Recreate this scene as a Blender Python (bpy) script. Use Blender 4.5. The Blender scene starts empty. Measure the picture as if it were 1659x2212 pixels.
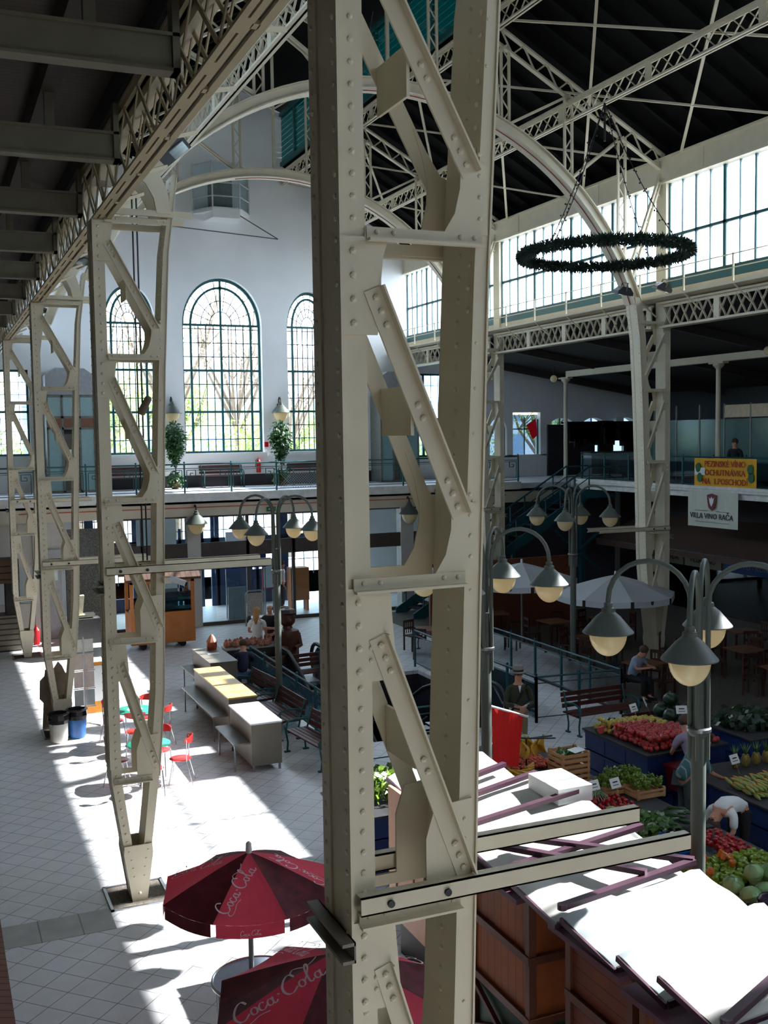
import bpy, bmesh, math, random
from mathutils import Vector, Matrix
R = math.radians
random.seed(7)
scn = bpy.context.scene
col = scn.collection
# ------------------------------------------------------------ camera, sky, sun, exposure
cam_d = bpy.data.cameras.new('camera')
cam = bpy.data.objects.new('camera', cam_d); col.objects.link(cam)
cam_d.sensor_fit = 'HORIZONTAL'; cam_d.sensor_width = 36.0; cam_d.lens = 36.0*2298.76/1659
cam_d.clip_start = 0.05; cam_d.clip_end = 400
F = Vector((0.39056339, 0.91774619, -0.07212612)); RT = Vector((0.91961862, -0.39253021, -0.01488697)); UP = Vector((0.04197414, 0.06051422, 0.99728441))
mw = Matrix((RT, UP, -F)).transposed().to_4x4(); mw.translation = Vector((0, 0, 6.4))
cam.matrix_world = mw
scn.camera = cam
w = bpy.data.worlds.new('daylight'); scn.world = w; w.use_nodes = True
bg = w.node_tree.nodes['Background']; bg.inputs[0].default_value = (0.78, 0.88, 1.0, 1); bg.inputs[1].default_value = 9.0
sun_d = bpy.data.lights.new('sun', 'SUN'); sun = bpy.data.objects.new('sun', sun_d); col.objects.link(sun)
sun_d.energy = 25; sun_d.angle = R(0.53); sun_d.color = (1.0, 0.96, 0.9)
sun.rotation_euler = Vector((math.cos(R(38.2)), 0.0, math.sin(R(38.2)))).to_track_quat('Z', 'Y').to_euler()
scn.view_settings.view_transform = 'Standard'; scn.view_settings.look = 'None'; scn.view_settings.exposure = 0.36; scn.view_settings.gamma = 1
scn.view_settings.use_curve_mapping = False
# daylight that falls through the big window of the near gable (behind the viewer)
ar = bpy.data.lights.new('near_window_daylight', 'AREA'); ao = bpy.data.objects.new('near_window_daylight', ar); col.objects.link(ao)
ar.shape = 'RECTANGLE'; ar.size = 11; ar.size_y = 6; ar.energy = 110; ar.color = (0.9, 0.95, 1.0)
ao.location = (9.5, -5.6, 9.2); ao.rotation_euler = (R(90), 0, 0)
# ------------------------------------------------------------ helpers
def lin(c):
    return tuple((v/255/12.92 if v/255 <= .04045 else ((v/255+.055)/1.055)**2.4) for v in c)
MATS = {}
def mat(name, rgb, rough=.6, metal=0., noise=.12, scale=6., spec=.5, bump=.0, trans=0.):
    if name in MATS: return MATS[name]
    m = bpy.data.materials.new(name); m.use_nodes = True; nt = m.node_tree; b = nt.nodes['Principled BSDF']
    c = lin(rgb)
    b.inputs['Roughness'].default_value = rough; b.inputs['Metallic'].default_value = metal
    b.inputs['Specular IOR Level'].default_value = spec
    tc = nt.nodes.new('ShaderNodeTexCoord'); n = nt.nodes.new('ShaderNodeTexNoise'); n.inputs['Scale'].default_value = scale; n.inputs['Detail'].default_value = 4
    nt.links.new(tc.outputs['Object'], n.inputs['Vector'])
    r = nt.nodes.new('ShaderNodeValToRGB'); r.color_ramp.elements[0].position = .3; r.color_ramp.elements[1].position = .7
    r.color_ramp.elements[0].color = tuple(v*(1-noise) for v in c)+(1,); r.color_ramp.elements[1].color = tuple(min(1, v*(1+noise)) for v in c)+(1,)
    nt.links.new(n.outputs['Fac'], r.inputs[0]); nt.links.new(r.outputs[0], b.inputs['Base Color'])
    if bump:
        bp = nt.nodes.new('ShaderNodeBump'); bp.inputs['Strength'].default_value = bump; nt.links.new(n.outputs['Fac'], bp.inputs['Height']); nt.links.new(bp.outputs[0], b.inputs['Normal'])
    if trans:
        out = nt.nodes['Material Output']; t = nt.nodes.new('ShaderNodeBsdfTranslucent'); t.inputs[0].default_value = c+(1,)
        mx = nt.nodes.new('ShaderNodeMixShader'); mx.inputs[0].default_value = trans
        nt.links.new(b.outputs[0], mx.inputs[1]); nt.links.new(t.outputs[0], mx.inputs[2]); nt.links.new(mx.outputs[0], out.inputs[0])
    MATS[name] = m; return m
def glass(name, rgb=(235, 245, 250), gloss=.08, haze=0.):
    if name in MATS: return MATS[name]
    m = bpy.data.materials.new(name); m.use_nodes = True; nt = m.node_tree; nt.nodes.remove(nt.nodes['Principled BSDF'])
    out = nt.nodes['Material Output']; t = nt.nodes.new('ShaderNodeBsdfTransparent'); t.inputs[0].default_value = lin(rgb)+(1,)
    g = nt.nodes.new('ShaderNodeBsdfGlossy'); g.inputs['Roughness'].default_value = .03
    fr = nt.nodes.new('ShaderNodeLayerWeight'); fr.inputs[0].default_value = .15
    ml = nt.nodes.new('ShaderNodeMath'); ml.operation = 'MULTIPLY'; ml.inputs[1].default_value = .5
    ad = nt.nodes.new('ShaderNodeMath'); ad.inputs[1].default_value = gloss*.4
    nt.links.new(fr.outputs['Fresnel'], ml.inputs[0]); nt.links.new(ml.outputs[0], ad.inputs[0])
    mx = nt.nodes.new('ShaderNodeMixShader'); nt.links.new(ad.outputs[0], mx.inputs[0]); nt.links.new(t.outputs[0], mx.inputs[1]); nt.links.new(g.outputs[0], mx.inputs[2])
    last = mx
    if haze:
        tl = nt.nodes.new('ShaderNodeBsdfTranslucent'); tl.inputs[0].default_value = lin(rgb)+(1,)
        m2 = nt.nodes.new('ShaderNodeMixShader'); m2.inputs[0].default_value = haze
        nt.links.new(mx.outputs[0], m2.inputs[1]); nt.links.new(tl.outputs[0], m2.inputs[2]); last = m2
    nt.links.new(last.outputs[0], out.inputs[0]); MATS[name] = m; return m
def lined(name, rgb, dark, scale, axis=0, width=.06, rough=.7, rot=0, tile=False, noise=.15):
    """boards or tiles: dark joints every 1/scale metres along one axis (or two when tile)"""
    if name in MATS: return MATS[name]
    m = mat(name, rgb, rough, noise=noise, scale=3); nt = m.node_tree; b = nt.nodes['Principled BSDF']
    ramp = [n for n in nt.nodes if n.type == 'VALTORGB'][0]
    g = nt.nodes.new('ShaderNodeNewGeometry'); mp = nt.nodes.new('ShaderNodeMapping'); mp.vector_type = 'TEXTURE'; mp.inputs['Rotation'].default_value = (0, 0, R(rot))
    nt.links.new(g.outputs['Position'], mp.inputs[0]); sp = nt.nodes.new('ShaderNodeSeparateXYZ'); nt.links.new(mp.outputs[0], sp.inputs[0])
    def joint(ax):
        a = nt.nodes.new('ShaderNodeMath'); a.operation = 'MULTIPLY'; a.inputs[1].default_value = scale; nt.links.new(sp.outputs[ax], a.inputs[0])
        f = nt.nodes.new('ShaderNodeMath'); f.operation = 'FRACT'; nt.links.new(a.outputs[0], f.inputs[0])
        l = nt.nodes.new('ShaderNodeMath'); l.operation = 'LESS_THAN'; l.inputs[1].default_value = width; nt.links.new(f.outputs[0], l.inputs[0]); return l
    j = joint(axis)
    if tile:
        k = joint(1-axis); mxx = nt.nodes.new('ShaderNodeMath'); mxx.operation = 'MAXIMUM'; nt.links.new(j.outputs[0], mxx.inputs[0]); nt.links.new(k.outputs[0], mxx.inputs[1]); j = mxx
    mc = nt.nodes.new('ShaderNodeMixRGB'); mc.inputs[2].default_value = lin(dark)+(1,)
    nt.links.new(j.outputs[0], mc.inputs[0]); nt.links.new(ramp.outputs[0], mc.inputs[1]); nt.links.new(mc.outputs[0], b.inputs['Base Color'])
    return m
class MB:
    def __init__(s): s.v = []; s.f = []; s.M = None
    def add(s, vs, fs):
        n = len(s.v)
        s.v += [tuple(s.M @ Vector(p)) if s.M else tuple(p) for p in vs]; s.f += [[i+n for i in f] for f in fs]; return s
    def box(s, x0, y0, z0, x1, y1, z1):
        return s.add([(x0,y0,z0),(x1,y0,z0),(x1,y1,z0),(x0,y1,z0),(x0,y0,z1),(x1,y0,z1),(x1,y1,z1),(x0,y1,z1)],
                     [(0,3,2,1),(4,5,6,7),(0,1,5,4),(1,2,6,5),(2,3,7,6),(3,0,4,7)])
    def bar(s, p, q, wd, ht, up=(0,0,1)):
        p, q = Vector(p), Vector(q); d = (q-p).normalized(); u = Vector(up); sd = d.cross(u)
        if sd.length < 1e-4: sd = d.cross(Vector((0,1,0)))
        sd.normalize(); u = sd.cross(d).normalized(); a, b = sd*wd/2, u*ht/2
        return s.add([p-a-b,p+a-b,p+a+b,p-a+b,q-a-b,q+a-b,q+a+b,q-a+b], [(0,1,2,3),(4,7,6,5),(0,4,5,1),(1,5,6,2),(2,6,7,3),(3,7,4,0)])
    def tube(s, pts, r, n=8, cap=True):
        pts = [Vector(p) for p in pts]; rs = r if isinstance(r, (list, tuple)) else [r]*len(pts); vs = []; u = None
        for i, p in enumerate(pts):
            d = (pts[min(i+1, len(pts)-1)]-pts[max(i-1, 0)]).normalized()
            if u is None: u = d.orthogonal().normalized()
            else: u = (u-d*u.dot(d)); u = u.normalized() if u.length > 1e-6 else d.orthogonal().normalized()
            w_ = d.cross(u)
            for k in range(n):
                t = 2*math.pi*k/n; vs.append(p+(u*math.cos(t)+w_*math.sin(t))*rs[i])
        fs = [(i*n+k, i*n+(k+1)%n, (i+1)*n+(k+1)%n, (i+1)*n+k) for i in range(len(pts)-1) for k in range(n)]
        if cap: fs += [tuple(range(n))[::-1], tuple(range((len(pts)-1)*n, len(pts)*n))]
        return s.add(vs, fs)
    def lathe(s, prof, c=(0,0,0), n=20, ph=0, sx=1, sy=1):
        vs = [(c[0]+sx*r*math.cos(2*math.pi*k/n+ph), c[1]+sy*r*math.sin(2*math.pi*k/n+ph), c[2]+z) for r, z in prof for k in range(n)]
        fs = [(i*n+k, i*n+(k+1)%n, (i+1)*n+(k+1)%n, (i+1)*n+k) for i in range(len(prof)-1) for k in range(n)]
        if prof[0][0] > 1e-3: fs.append(tuple(range(n))[::-1])
        if prof[-1][0] > 1e-3: fs.append(tuple(range((len(prof)-1)*n, len(prof)*n)))
        return s.add(vs, fs)
    def ball(s, c, r, n=8, sx=1, sy=1, sz=1):
        m = max(4, n//2+1); return s.lathe([(max(r*math.sin(math.pi*i/m), 1e-4), -r*sz*math.cos(math.pi*i/m)) for i in range(m+1)], c, n, sx=sx, sy=sy)
    def prism(s, poly, a, b, ax='y'):
        """polygon extruded along an axis: y -> (x,z), x -> (y,z), z -> (x,y)"""
        g = {'y': lambda p, t: (p[0], t, p[1]), 'x': lambda p, t: (t, p[0], p[1]), 'z': lambda p, t: (p[0], p[1], t)}[ax]
        n = len(poly); vs = [g(p, a) for p in poly]+[g(p, b) for p in poly]
        return s.add(vs, [tuple(range(n))[::-1], tuple(range(n, 2*n))]+[(i, (i+1)%n, n+(i+1)%n, n+i) for i in range(n)])
    def rivet(s, c, nrm, r=.019):
        nrm = Vector(nrm); u = nrm.orthogonal().normalized(); w_ = nrm.cross(u); c = Vector(c); vs = []
        for rr, h in ((1, 0), (.8, .45)):
            for k in range(7):
                t = k*2*math.pi/7; vs.append(c+(u*math.cos(t)+w_*math.sin(t))*r*rr+nrm*h*r)
        vs.append(c+nrm*r*.75)
        return s.add(vs, [(k, (k+1)%7, 7+(k+1)%7, 7+k) for k in range(7)]+[(7+k, 7+(k+1)%7, 14) for k in range(7)])
    def build(s, name, m, parent=None, smooth=False, label=None, kind=None):
        me = bpy.data.meshes.new(name); me.from_pydata(s.v, [], s.f)
        bm = bmesh.new(); bm.from_mesh(me); bmesh.ops.recalc_face_normals(bm, faces=bm.faces); bm.to_mesh(me); bm.free()
        if smooth:
            for p in me.polygons: p.use_smooth = True
            try: me.set_sharp_from_angle(angle=R(38))
            except Exception: pass
        me.materials.append(m); o = bpy.data.objects.new(name, me); col.objects.link(o)
        if parent: o.parent = parent
        if label: o['label'] = label
        if kind: o['kind'] = kind
        return o
def tag(o, label, cat, group=None, kind=None):
    o['label'] = label; o['category'] = cat
    if group: o['group'] = group
    if kind: o['kind'] = kind
    return o
def thing(name, label, cat, loc=(0,0,0), rz=0, group=None):
    o = bpy.data.objects.new(name, None); col.objects.link(o); o.location = loc; o.rotation_euler = (0, 0, rz); o.empty_display_size = .1
    return tag(o, label, cat, group)
def struct(name, mb, m): return mb.build(name, m, kind='structure')
def kids(o): return [c for c in bpy.data.objects if c.parent == o]
def dup(o, loc=None, rz=None, label=None, parent=None, group=None, rot=None, scale=None):
    c = o.copy(); col.objects.link(c)
    if parent: c.parent = parent
    if loc is not None: c.location = loc
    if rz is not None: c.rotation_euler = (0, 0, rz)
    if rot is not None: c.rotation_euler = rot
    if scale is not None: c.scale = (scale,)*3
    if label: c['label'] = label
    if group: c['group'] = group
    for k in kids(o): dup(k, parent=c)
    return c
def wrl(pts): return [Vector(p) for p in pts]
# ------------------------------------------------------------ materials
CREAM = mat('cream_paint', (206, 196, 170), .55, noise=.05, scale=3, bump=.03)
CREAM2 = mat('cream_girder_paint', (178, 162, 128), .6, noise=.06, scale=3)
WHITE = mat('white_plaster', (236, 237, 234), .85, noise=.03, scale=1)
FASC = mat('cream_fascia', (198, 188, 166), .8, noise=.05, scale=2)
TEAL = mat('teal_paint', (18, 82, 84), .45, noise=.08)
TEALD = mat('dark_teal_paint', (16, 76, 84), .5, noise=.08)
GREYP = mat('lamp_grey_paint', (74, 80, 72), .55, metal=.0, noise=.05)
BLACK = mat('black_metal', (18, 18, 20), .5, noise=.1)
ROOFM = mat('black_roof_boards', (16, 16, 15), .95, spec=.1, noise=.3, scale=2)
WOODO = lined('orange_boards', (150, 76, 26), (60, 30, 12), 7, 1, .05)
WOODD = lined('dark_boards', (112, 46, 20), (30, 14, 8), 8, 2, .06)
BENCHW = mat('red_brown_slats', (78, 34, 28), .5, noise=.2, scale=12)
BOARDC = lined('brown_ceiling_boards', (50, 38, 28), (20, 14, 10), 9, 1, .12)
TILE = lined('pale_diagonal_tiles', (222, 220, 220), (120, 118, 114), 2.9, 0, .03, .45, 45, True, .06)
TILEG = lined('band_tiles', (176, 172, 166), (112, 110, 106), 1.9, 0, .03, .5)
GLS = glass('clear_glass'); GLF = glass('frosted_clerestory_glass', (246, 250, 255), .05, .1); GLT = glass('teal_glass', (60, 150, 140), .3); GLD = glass('smoky_glass', (120, 140, 150), .25)
STEEL = mat('brushed_steel', (150, 150, 152), .3, metal=.9, noise=.05)
DARK = mat('dark_grey', (44, 42, 44), .7, noise=.2)  # plain dark grey for bases, treads and panels
WOODL = mat('light_laminate', (112, 106, 94), .5, noise=.05); WOODT = mat('yellow_wood_top', (214, 170, 98), .45, noise=.12, scale=8)
SKIN = mat('skin', (196, 140, 112), .6, noise=.05); HAIRB = mat('brown_hair', (70, 48, 34), .7, noise=.2); HAIRY = mat('blond_hair', (176, 132, 76), .7, noise=.2)
WHT = mat('white_cloth', (228, 230, 228), .8, noise=.04)
LEAF = mat('ficus_leaf', (48, 88, 40), .5, noise=.35, scale=15, trans=.3); BARK = mat('bark', (120, 104, 90), .9, noise=.2)
TREEL = mat('tree_leaf', (150, 184, 100), .6, noise=.4, scale=1.5, trans=.5)
CRATEB = mat('blue_plastic', (20, 44, 92), .5, noise=.1); CRATEW = mat('crate_wood', (188, 140, 96), .7, noise=.12)
# ------------------------------------------------------------ setting
mb = MB()
HX0, HX1, HY0, HY1 = 8.3, 12.0, 20.2, 26.0      # stairwell opening inside the railings
for a in ((-5, -6, HX0, 48), (HX1, -6, 31, 48), (HX0, -6, HX1, HY0), (HX0, HY1, HX1, 48)): mb.box(a[0], a[1], -.1, a[2], a[3], 0)
struct('floor', mb, TILE)
mb = MB(); mb.box(14.3, 16.4, 0, 25.2, 35, .012).box(12.2, 8, 0, 25.2, 14.1, .012); struct('floor_cafe_shade', mb, lined('shade_darkened_tiles', (92, 84, 76), (60, 54, 48), 2.9, 0, .03, .6, 45, True, .1))  # cafe shade put into the tile colour, darker than the hall floor
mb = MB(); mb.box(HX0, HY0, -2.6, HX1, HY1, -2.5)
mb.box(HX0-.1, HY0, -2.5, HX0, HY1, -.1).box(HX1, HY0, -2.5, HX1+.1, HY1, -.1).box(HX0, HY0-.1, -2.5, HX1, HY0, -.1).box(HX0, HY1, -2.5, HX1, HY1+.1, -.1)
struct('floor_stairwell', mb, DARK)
mb = MB(); mb.box(-.1, 13.85, 0, 2.0, 14.5, .006); struct('trim_1', mb, TILEG)
# far wall with arched openings -------------------------------------------------
YW = 40.7
def arch(xc, hw, zs, rz, n=24): return [(xc+hw*math.cos(math.pi*i/n), zs+rz*math.sin(math.pi*i/n)) for i in range(n+1)]   # right -> left
WIN = [(7.08, .95, 5.8, 10.75, 1.4), (10.64, 1.57, 5.8, 10.75, 1.8), (14.2, .95, 5.8, 10.75, 1.4)]
mb = MB(); T0, T1 = YW, YW+.45; ZT = 13.6
def wp(poly): mb.prism(poly, T0, T1)
x = 3.9
for xc, hw, zb, zs, rz in WIN:
    wp([(x, 4.4), (xc-hw, 4.4), (xc-hw, ZT), (x, ZT)]); wp([(xc-hw, 4.4), (xc+hw, 4.4), (xc+hw, zb), (xc-hw, zb)])
    A = arch(xc, hw, zs, rz); h = len(A)//2
    wp([(xc+hw, ZT)]+A[:h+1]+[(xc, ZT)]); wp([(xc, ZT)]+A[h:]+[(xc-hw, ZT)])
    x = xc+hw
wp([(x, 4.4), (18.65, 4.4), (18.65, ZT), (x, ZT)])
wp([(2.2, ZT), (18.8, ZT), (18.8, 14.0), (13.2, 16.95), (13.2, 19.0), (10.42, 20.2), (7.64, 19.0), (7.64, 16.95), (2.2, 14.0)])
# aisles of the far wall
wp([(-5, 4.4), (3.9, 4.4), (3.9, 5.83), (-5, 5.83)]); wp([(-5, 8.95), (3.9, 8.95), (3.9, ZT), (-5, ZT)]); wp([(3.4, 5.8), (3.9, 5.8), (3.9, 8.95), (3.4, 8.95)]); wp([(-5, 5.8), (1.4, 5.8), (1.4, 8.95), (-5, 8.95)])
wp([(18.65, 4.4), (31, 4.4), (31, 5.45), (18.65, 5.45)]); wp([(18.65, 8.95), (20.6, 8.95), (20.6, ZT), (18.65, ZT)])
wp([(20.6, 7.3), (31, 7.3), (31, 10), (20.6, 10)]); wp([(20.6, 5.4), (22.3, 5.4), (22.3, 7.3), (20.6, 7.3)])
x = 22.3
for xa, xb, flat in ((22.35, 23.2, 0), (23.5, 24.9, 1), (25.3, 26.75, 0), (27.0, 28.4, 0), (28.7, 30.1, 0)):
    wp([(x, 5.4), (xa, 5.4), (xa, 7.3), (x, 7.3)]); c = (xa+xb)/2; hw = (xb-xa)/2
    if not flat:
        A = arch(c, hw, 6.55, .5, 12); wp([(xb, 7.3)]+A[:7]+[(c, 7.3)]); wp([(c, 7.3)]+A[6:]+[(xa, 7.3)])
    x = xb
wp([(x, 5.4), (31, 5.4), (31, 7.3), (x, 7.3)])
struct('wall_far', mb, WHITE)
mb = MB()
for xa, xb in ((22.35, 23.2), (23.5, 24.9), (25.3, 26.75), (27.0, 28.4), (28.7, 30.1)):
    mb.box(xa, YW+.2, 6.55, xb, YW+.24, 6.6); mb.box((xa+xb)/2-.02, YW+.2, 5.4, (xa+xb)/2+.02, YW+.24, 7.1)
    mb.box(xa, YW+.18, 5.42, xa+.05, YW+.26, 7.0).box(xb-.05, YW+.18, 5.42, xb, YW+.26, 7.0)
struct('window_6', mb, TEAL)
mb = MB()
for xa, xb in ((22.35, 23.2), (23.5, 24.9), (25.3, 26.75), (27.0, 28.4), (28.7, 30.1)): mb.box(xa, YW+.3, 5.4, xb, YW+.31, 7.2)
struct('window_glass_right', mb, glass('tinted_glass', (150, 160, 165), .1))  # pane tint added to cut daylight into the right gallery
mb = MB()
for xc, hw, zb, zs, rz in WIN: mb.box(xc-hw-.1, YW-.1, zb-.12, xc+hw+.1, YW, zb)
struct('trim_2', mb, WHITE)
mb = MB(); mb.box(4.0, YW-.03, 4.5, 18.6, YW, 4.95); struct('baseboard_far', mb, DARK)
def arc_pts(xc, y, hw, zs, rz, f=1., n=24, k=0.): return [(xc+(hw*f)*math.cos(math.pi*i/n), y, zs+(rz*f-k)*math.sin(math.pi*i/n)) for i in range(n+1)]
for wi, (xc, hw, zb, zs, rz) in enumerate(WIN):
    w0 = bpy.data.objects.new('window_%d' % (wi+1), None); col.objects.link(w0); w0['kind'] = 'structure'; y = YW+.3
    f = MB(); inn = .76 if hw > 1.2 else .68
    def poly(pts, wd, dp, m_):
        for a, b in zip(pts[:-1], pts[1:]): m_.bar(a, b, dp, wd, up=(0, 0, 1) if abs(b[0]-a[0]) > 1e-6 else (1, 0, 0))
    poly(arc_pts(xc, y, hw-.05, zs, rz-.05), .11, .1, f); poly(arc_pts(xc, y, hw*inn, zs, rz*.8), .085, .08, f)
    for sx in (-1, 1):
        f.box(xc+sx*(hw-.04)-.045, y-.05, zb, xc+sx*(hw-.04)+.045, y+.05, zs); f.box(xc+sx*hw*inn-.042, y-.04, zb, xc+sx*hw*inn+.042, y+.04, zs)
    f.box(xc-.04, y-.04, zb, xc+.04, y+.04, zs+rz*.98) if hw > 1.2 else None
    for z in (zb+.04, zb+1.6, zb+3.2, zs): f.box(xc-hw, y-.045, z-.042, xc+hw, y+.045, z+.042)
    f.build('window_frame', TEAL, w0)
    t = MB(); nv = 8 if hw > 1.2 else 6
    for i in range(1, nv):
        if hw > 1.2 and i == 4: continue
        X = xc-hw*inn+2*hw*inn*i/nv; t.box(X-.017, y-.01, zb, X+.017, y+.01, zs)
    z = zb+.533
    while z < zs-.1: t.box(xc-hw, y-.01, z-.017, xc+hw, y+.01, z+.017); z += .5333
    for fr in (.5, .28): poly(arc_pts(xc, y, hw*fr, zs, rz*fr*1.05, n=16), .03, .02, t)
    for a in (20, 40, 60, 80, 100, 120, 140, 160):
        c_, s_ = math.cos(R(a)), math.sin(R(a)); t.bar((xc+hw*.28*c_, y, zs+rz*.28*s_), (xc+hw*c_, y, zs+rz*s_), .026, .026)
    t.build('muntins', mat('muntin_teal', (26, 60, 70), .5), w0)
    g = MB(); A = arch(xc, hw, zs, rz); g.add([(a, y+.02, b) for a, b in A]+[(xc-hw, y+.02, zb), (xc+hw, y+.02, zb)], [tuple(range(len(A)+2))]); g.build('window_glass', GLS, w0)
for n_, (xa, xb) in ((4, (1.4, 3.4)), (5, (18.65, 20.6))):
    w0 = bpy.data.objects.new('window_%d' % n_, None); col.objects.link(w0); w0['kind'] = 'structure'; y = YW+.16; za, zb = (5.83, 8.95) if n_ == 4 else (5.45, 8.95); f = MB(); t = MB()
    for X in (xa+.04, xa+(xb-xa)*.3, xb-.04): f.box(X-.04, y-.05, za, X+.04, y+.05, zb)
    for z in (za+.04, za+1.6, zb-.04): f.box(xa, y-.05, z-.04, xb, y+.05, z+.04)
    for i in range(1, 6): X = xa+(xb-xa)*i/6; t.box(X-.009, y-.01, za, X+.009, y+.01, zb)
    for i in range(1, 7): z = za+(zb-za)*i/7; t.box(xa, y-.01, z-.009, xb, y+.01, z+.009)
    f.build('window_frame', TEAL, w0); t.build('muntins', BLACK, w0); g = MB(); g.box(xa, y+.02, za, xb, y+.025, zb); g.build('window_glass', GLS, w0)
# galleries ---------------------------------------------------------------------
YG = 35.2; ZG = 4.5
mb = MB(); mb.box(-5, YG, 4.2, 31, YW, ZG).box(23.3, 8, 4.2, 31, YG, ZG); struct('floor_gallery', mb, mat('gallery_paving', (200, 200, 204), .6, noise=.05))
mb = MB(); mb.box(-5, -6, 4.2, -.25, YG, ZG); struct('floor_gallery_left', mb, mat('low_bounce_gallery_floor', (140, 132, 120), .8))  # out-of-view slab, its colour toned down to lessen bounce on the left
mb = MB(); mb.box(-.2, YG-.12, 4.28, 20.6, YG, 4.56).box(22.9, YG-.12, 4.28, 23.3, YG, 4.56).box(23.1, 8, 4.22, 23.3, YG, 4.6).box(23.0, 8, 4.42, 23.3, YG, 4.5); struct('trim_3', mb, mat('white_edge_paint', (214, 212, 204), .7))
mb = MB(); mb.box(-.2, YG, 3.78, 23.3, YG+.1, 4.3); struct('trim_4', mb, FASC)
mb = MB(); mb.box(2.5, YG-.02, 4.06, 20, YG, 4.09); struct('trim_5', mb, mat('orange_strip', (190, 84, 50), .6))
# ground floor facade under the far gallery -------------------------------------
YF = 35.45
mb = MB()
for a, b in ((2.9, 3.2), (7.85, 8.3), (12.75, 13.2), (15.7, 16.2), (19.6, 20.0)): mb.box(a, YF-.12, 0, b, YF+.3, 4.0)
mb.box(3.2, YF, 2.3, 3.9, YF+.1, 3.8).box(3.2, YF, 0, 3.75, YF+.1, 2.3)
mb.box(-5, YF, 0, 2.9, YF+.1, 1.2).box(-5, YF, 2.4, 2.9, YF+.1, 3.8); struct('wall_ground_far', mb, mat('pale_grey_wall', (186, 180, 172), .8, noise=.04))
mb = MB(); mb.box(3.9, YF-.05, 0, 4.95, YF+.2, 3.5); struct('wall_stone_panel', mb, mat('rough_grey_stone', (92, 92, 88), .9, noise=.55, scale=22, bump=.6))
mb = MB(); mb.box(4.95, YF-.06, 2.35, 20, YF+.06, 2.85)
for X in (6.35, 9.95, 11.6, 14.2, 18): mb.box(X-.05, YF-.06, 0, X+.05, YF+.06, 3.8)
mb.box(4.95, YF-.05, 3.72, 20, YF+.05, 3.8).box(4.95, YF-.05, 0, 20, YF+.05, .12); struct('door_1', mb, mat('dark_taupe_frame', (70, 60, 54), .6))
mb = MB(); mb.box(4.95, YF, .1, 8.8, YF+.01, 3.75).box(9.9, YF, .1, 19.6, YF+.01, 3.75).box(8.3, YF, .1, 9.9, YF+.01, 3.75); struct('window_7', mb, GLS)
# entrance hall behind the facade, with blue doors and window bars to the street
mb = MB()
for X in (5.2, 6.9, 9.85, 12.6, 14.4): mb.box(X-.16, 39.6, 0, X+.16, 39.7, 3.9)
for X in (8.5, 9.35, 11.5): mb.box(X-.06, 39.6, 0, X+.06, 39.7, 3.0)
mb.box(9.9, 39.6, 0, 12.4, 39.7, 1.3).box(9.9, 39.6, 1.3, 11.3, 39.7, 1.6).box(4.9, 39.6, 0, 8.2, 39.7, .5).box(4.9, 39.6, 2.35, 16, 39.7, 2.6); struct('door_2', mb, mat('deep_blue_door', (20, 46, 78), .5))
mb = MB()
for i in range(28): X = 5+i*.4; mb.box(X-.015, 39.62, 1, X+.015, 39.65, 3.8)
for z in (1.6, 2.2, 2.9, 3.4): mb.box(4.9, 39.62, z-.015, 16, 39.65, z+.015)
struct('window_8', mb, TEALD)
mb = MB(); mb.box(6.4, YF+1.2, 0, 7.75, YF+1.3, 3.9).box(9.95, YF+2.9, 1.6, 11.0, YF+3, 2.9).box(-5, 39.8, 0, 4.9, 39.9, 4.2).box(16, 39.8, 0, 31, 39.9, 4.2); struct('wall_hall', mb, WHITE)
# outer walls -------------------------------------------------------------------
mb = MB(); mb.box(-5.3, -6, 0, -5, 41, 10.6); struct('wall_left', mb, mat('aisle_wall_paint', (176, 168, 154), .9))
mb = MB(); mb.box(31, -6, 0, 31.3, 41, 9); struct('wall_right', mb, mat('dim_wall', (110, 106, 102), .8))
mb = MB()
for p in ([(-5.3, 0), (31.3, 0), (31.3, 5.6), (-5.3, 5.6)], [(-5.3, 5.6), (3.5, 5.6), (3.5, 10.6), (-5.3, 10.6)], [(16, 5.6), (31.3, 5.6), (31.3, 9), (16, 10)], [(2, 10.5), (3.5, 10.5), (3.5, 12.5), (16, 12.5), (16, 10), (18.8, 10), (18.8, 14), (10.4, 20), (2, 14)]): mb.prism(p, -6.4, -6)
struct('wall_near', mb, mat('near_wall', (90, 86, 80), .9))
mb = MB(); mb.box(3.4, -6.2, 5.5, 16.1, -6.18, 12.6); struct('window_near_glass', mb, glass('near_dimming_glass', (138, 142, 146), .1))  # unseen grey pane added to dim daylight from the near end
# nave roof ---------------------------------------------------------------------
mb = MB()
for s in (1, -1):
    X = lambda a: 10.42+s*(a-10.42)
    mb.prism([(X(18.75), 13.95), (X(13.15), 16.98), (X(13.15), 17.08), (X(18.8), 14.05)], -6, YW+.4)
    pass
mb.prism([(7.4, 18.95), (10.42, 20.15), (13.44, 18.95), (13.44, 19.05), (10.42, 20.25), (7.4, 19.05)], -6, YW+.4)
struct('ceiling', mb, ROOFM)
mb = MB()
for k in range(52):
    Y = -5+k*.9
    for s in (1, -1):
        X = lambda a: 10.42+s*(a-10.42)
        mb.bar((X(18.7), Y, 13.88), (X(13.2), Y, 16.86), .1, .14)
struct('ceiling_rafters', mb, mat('black_rafters', (17, 17, 16), .95, spec=.1))
mb = MB(); mb.prism([(18.5, 9.95), (31.2, 7.9), (31.2, 8.0), (18.5, 10.1)], -6, YW)
struct('ceiling_right_aisle', mb, mat('grey_brown_boards', (48, 46, 45), .9, noise=.15))
mb = MB()
for k in range(9):
    Y = 3+k*4.55; mb.bar((18.6, Y, 9.78), (31, Y, 7.78), .16, .26)
struct('ceiling_right_beams', mb, mat('aisle_beam_paint', (64, 60, 56), .8))
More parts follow.
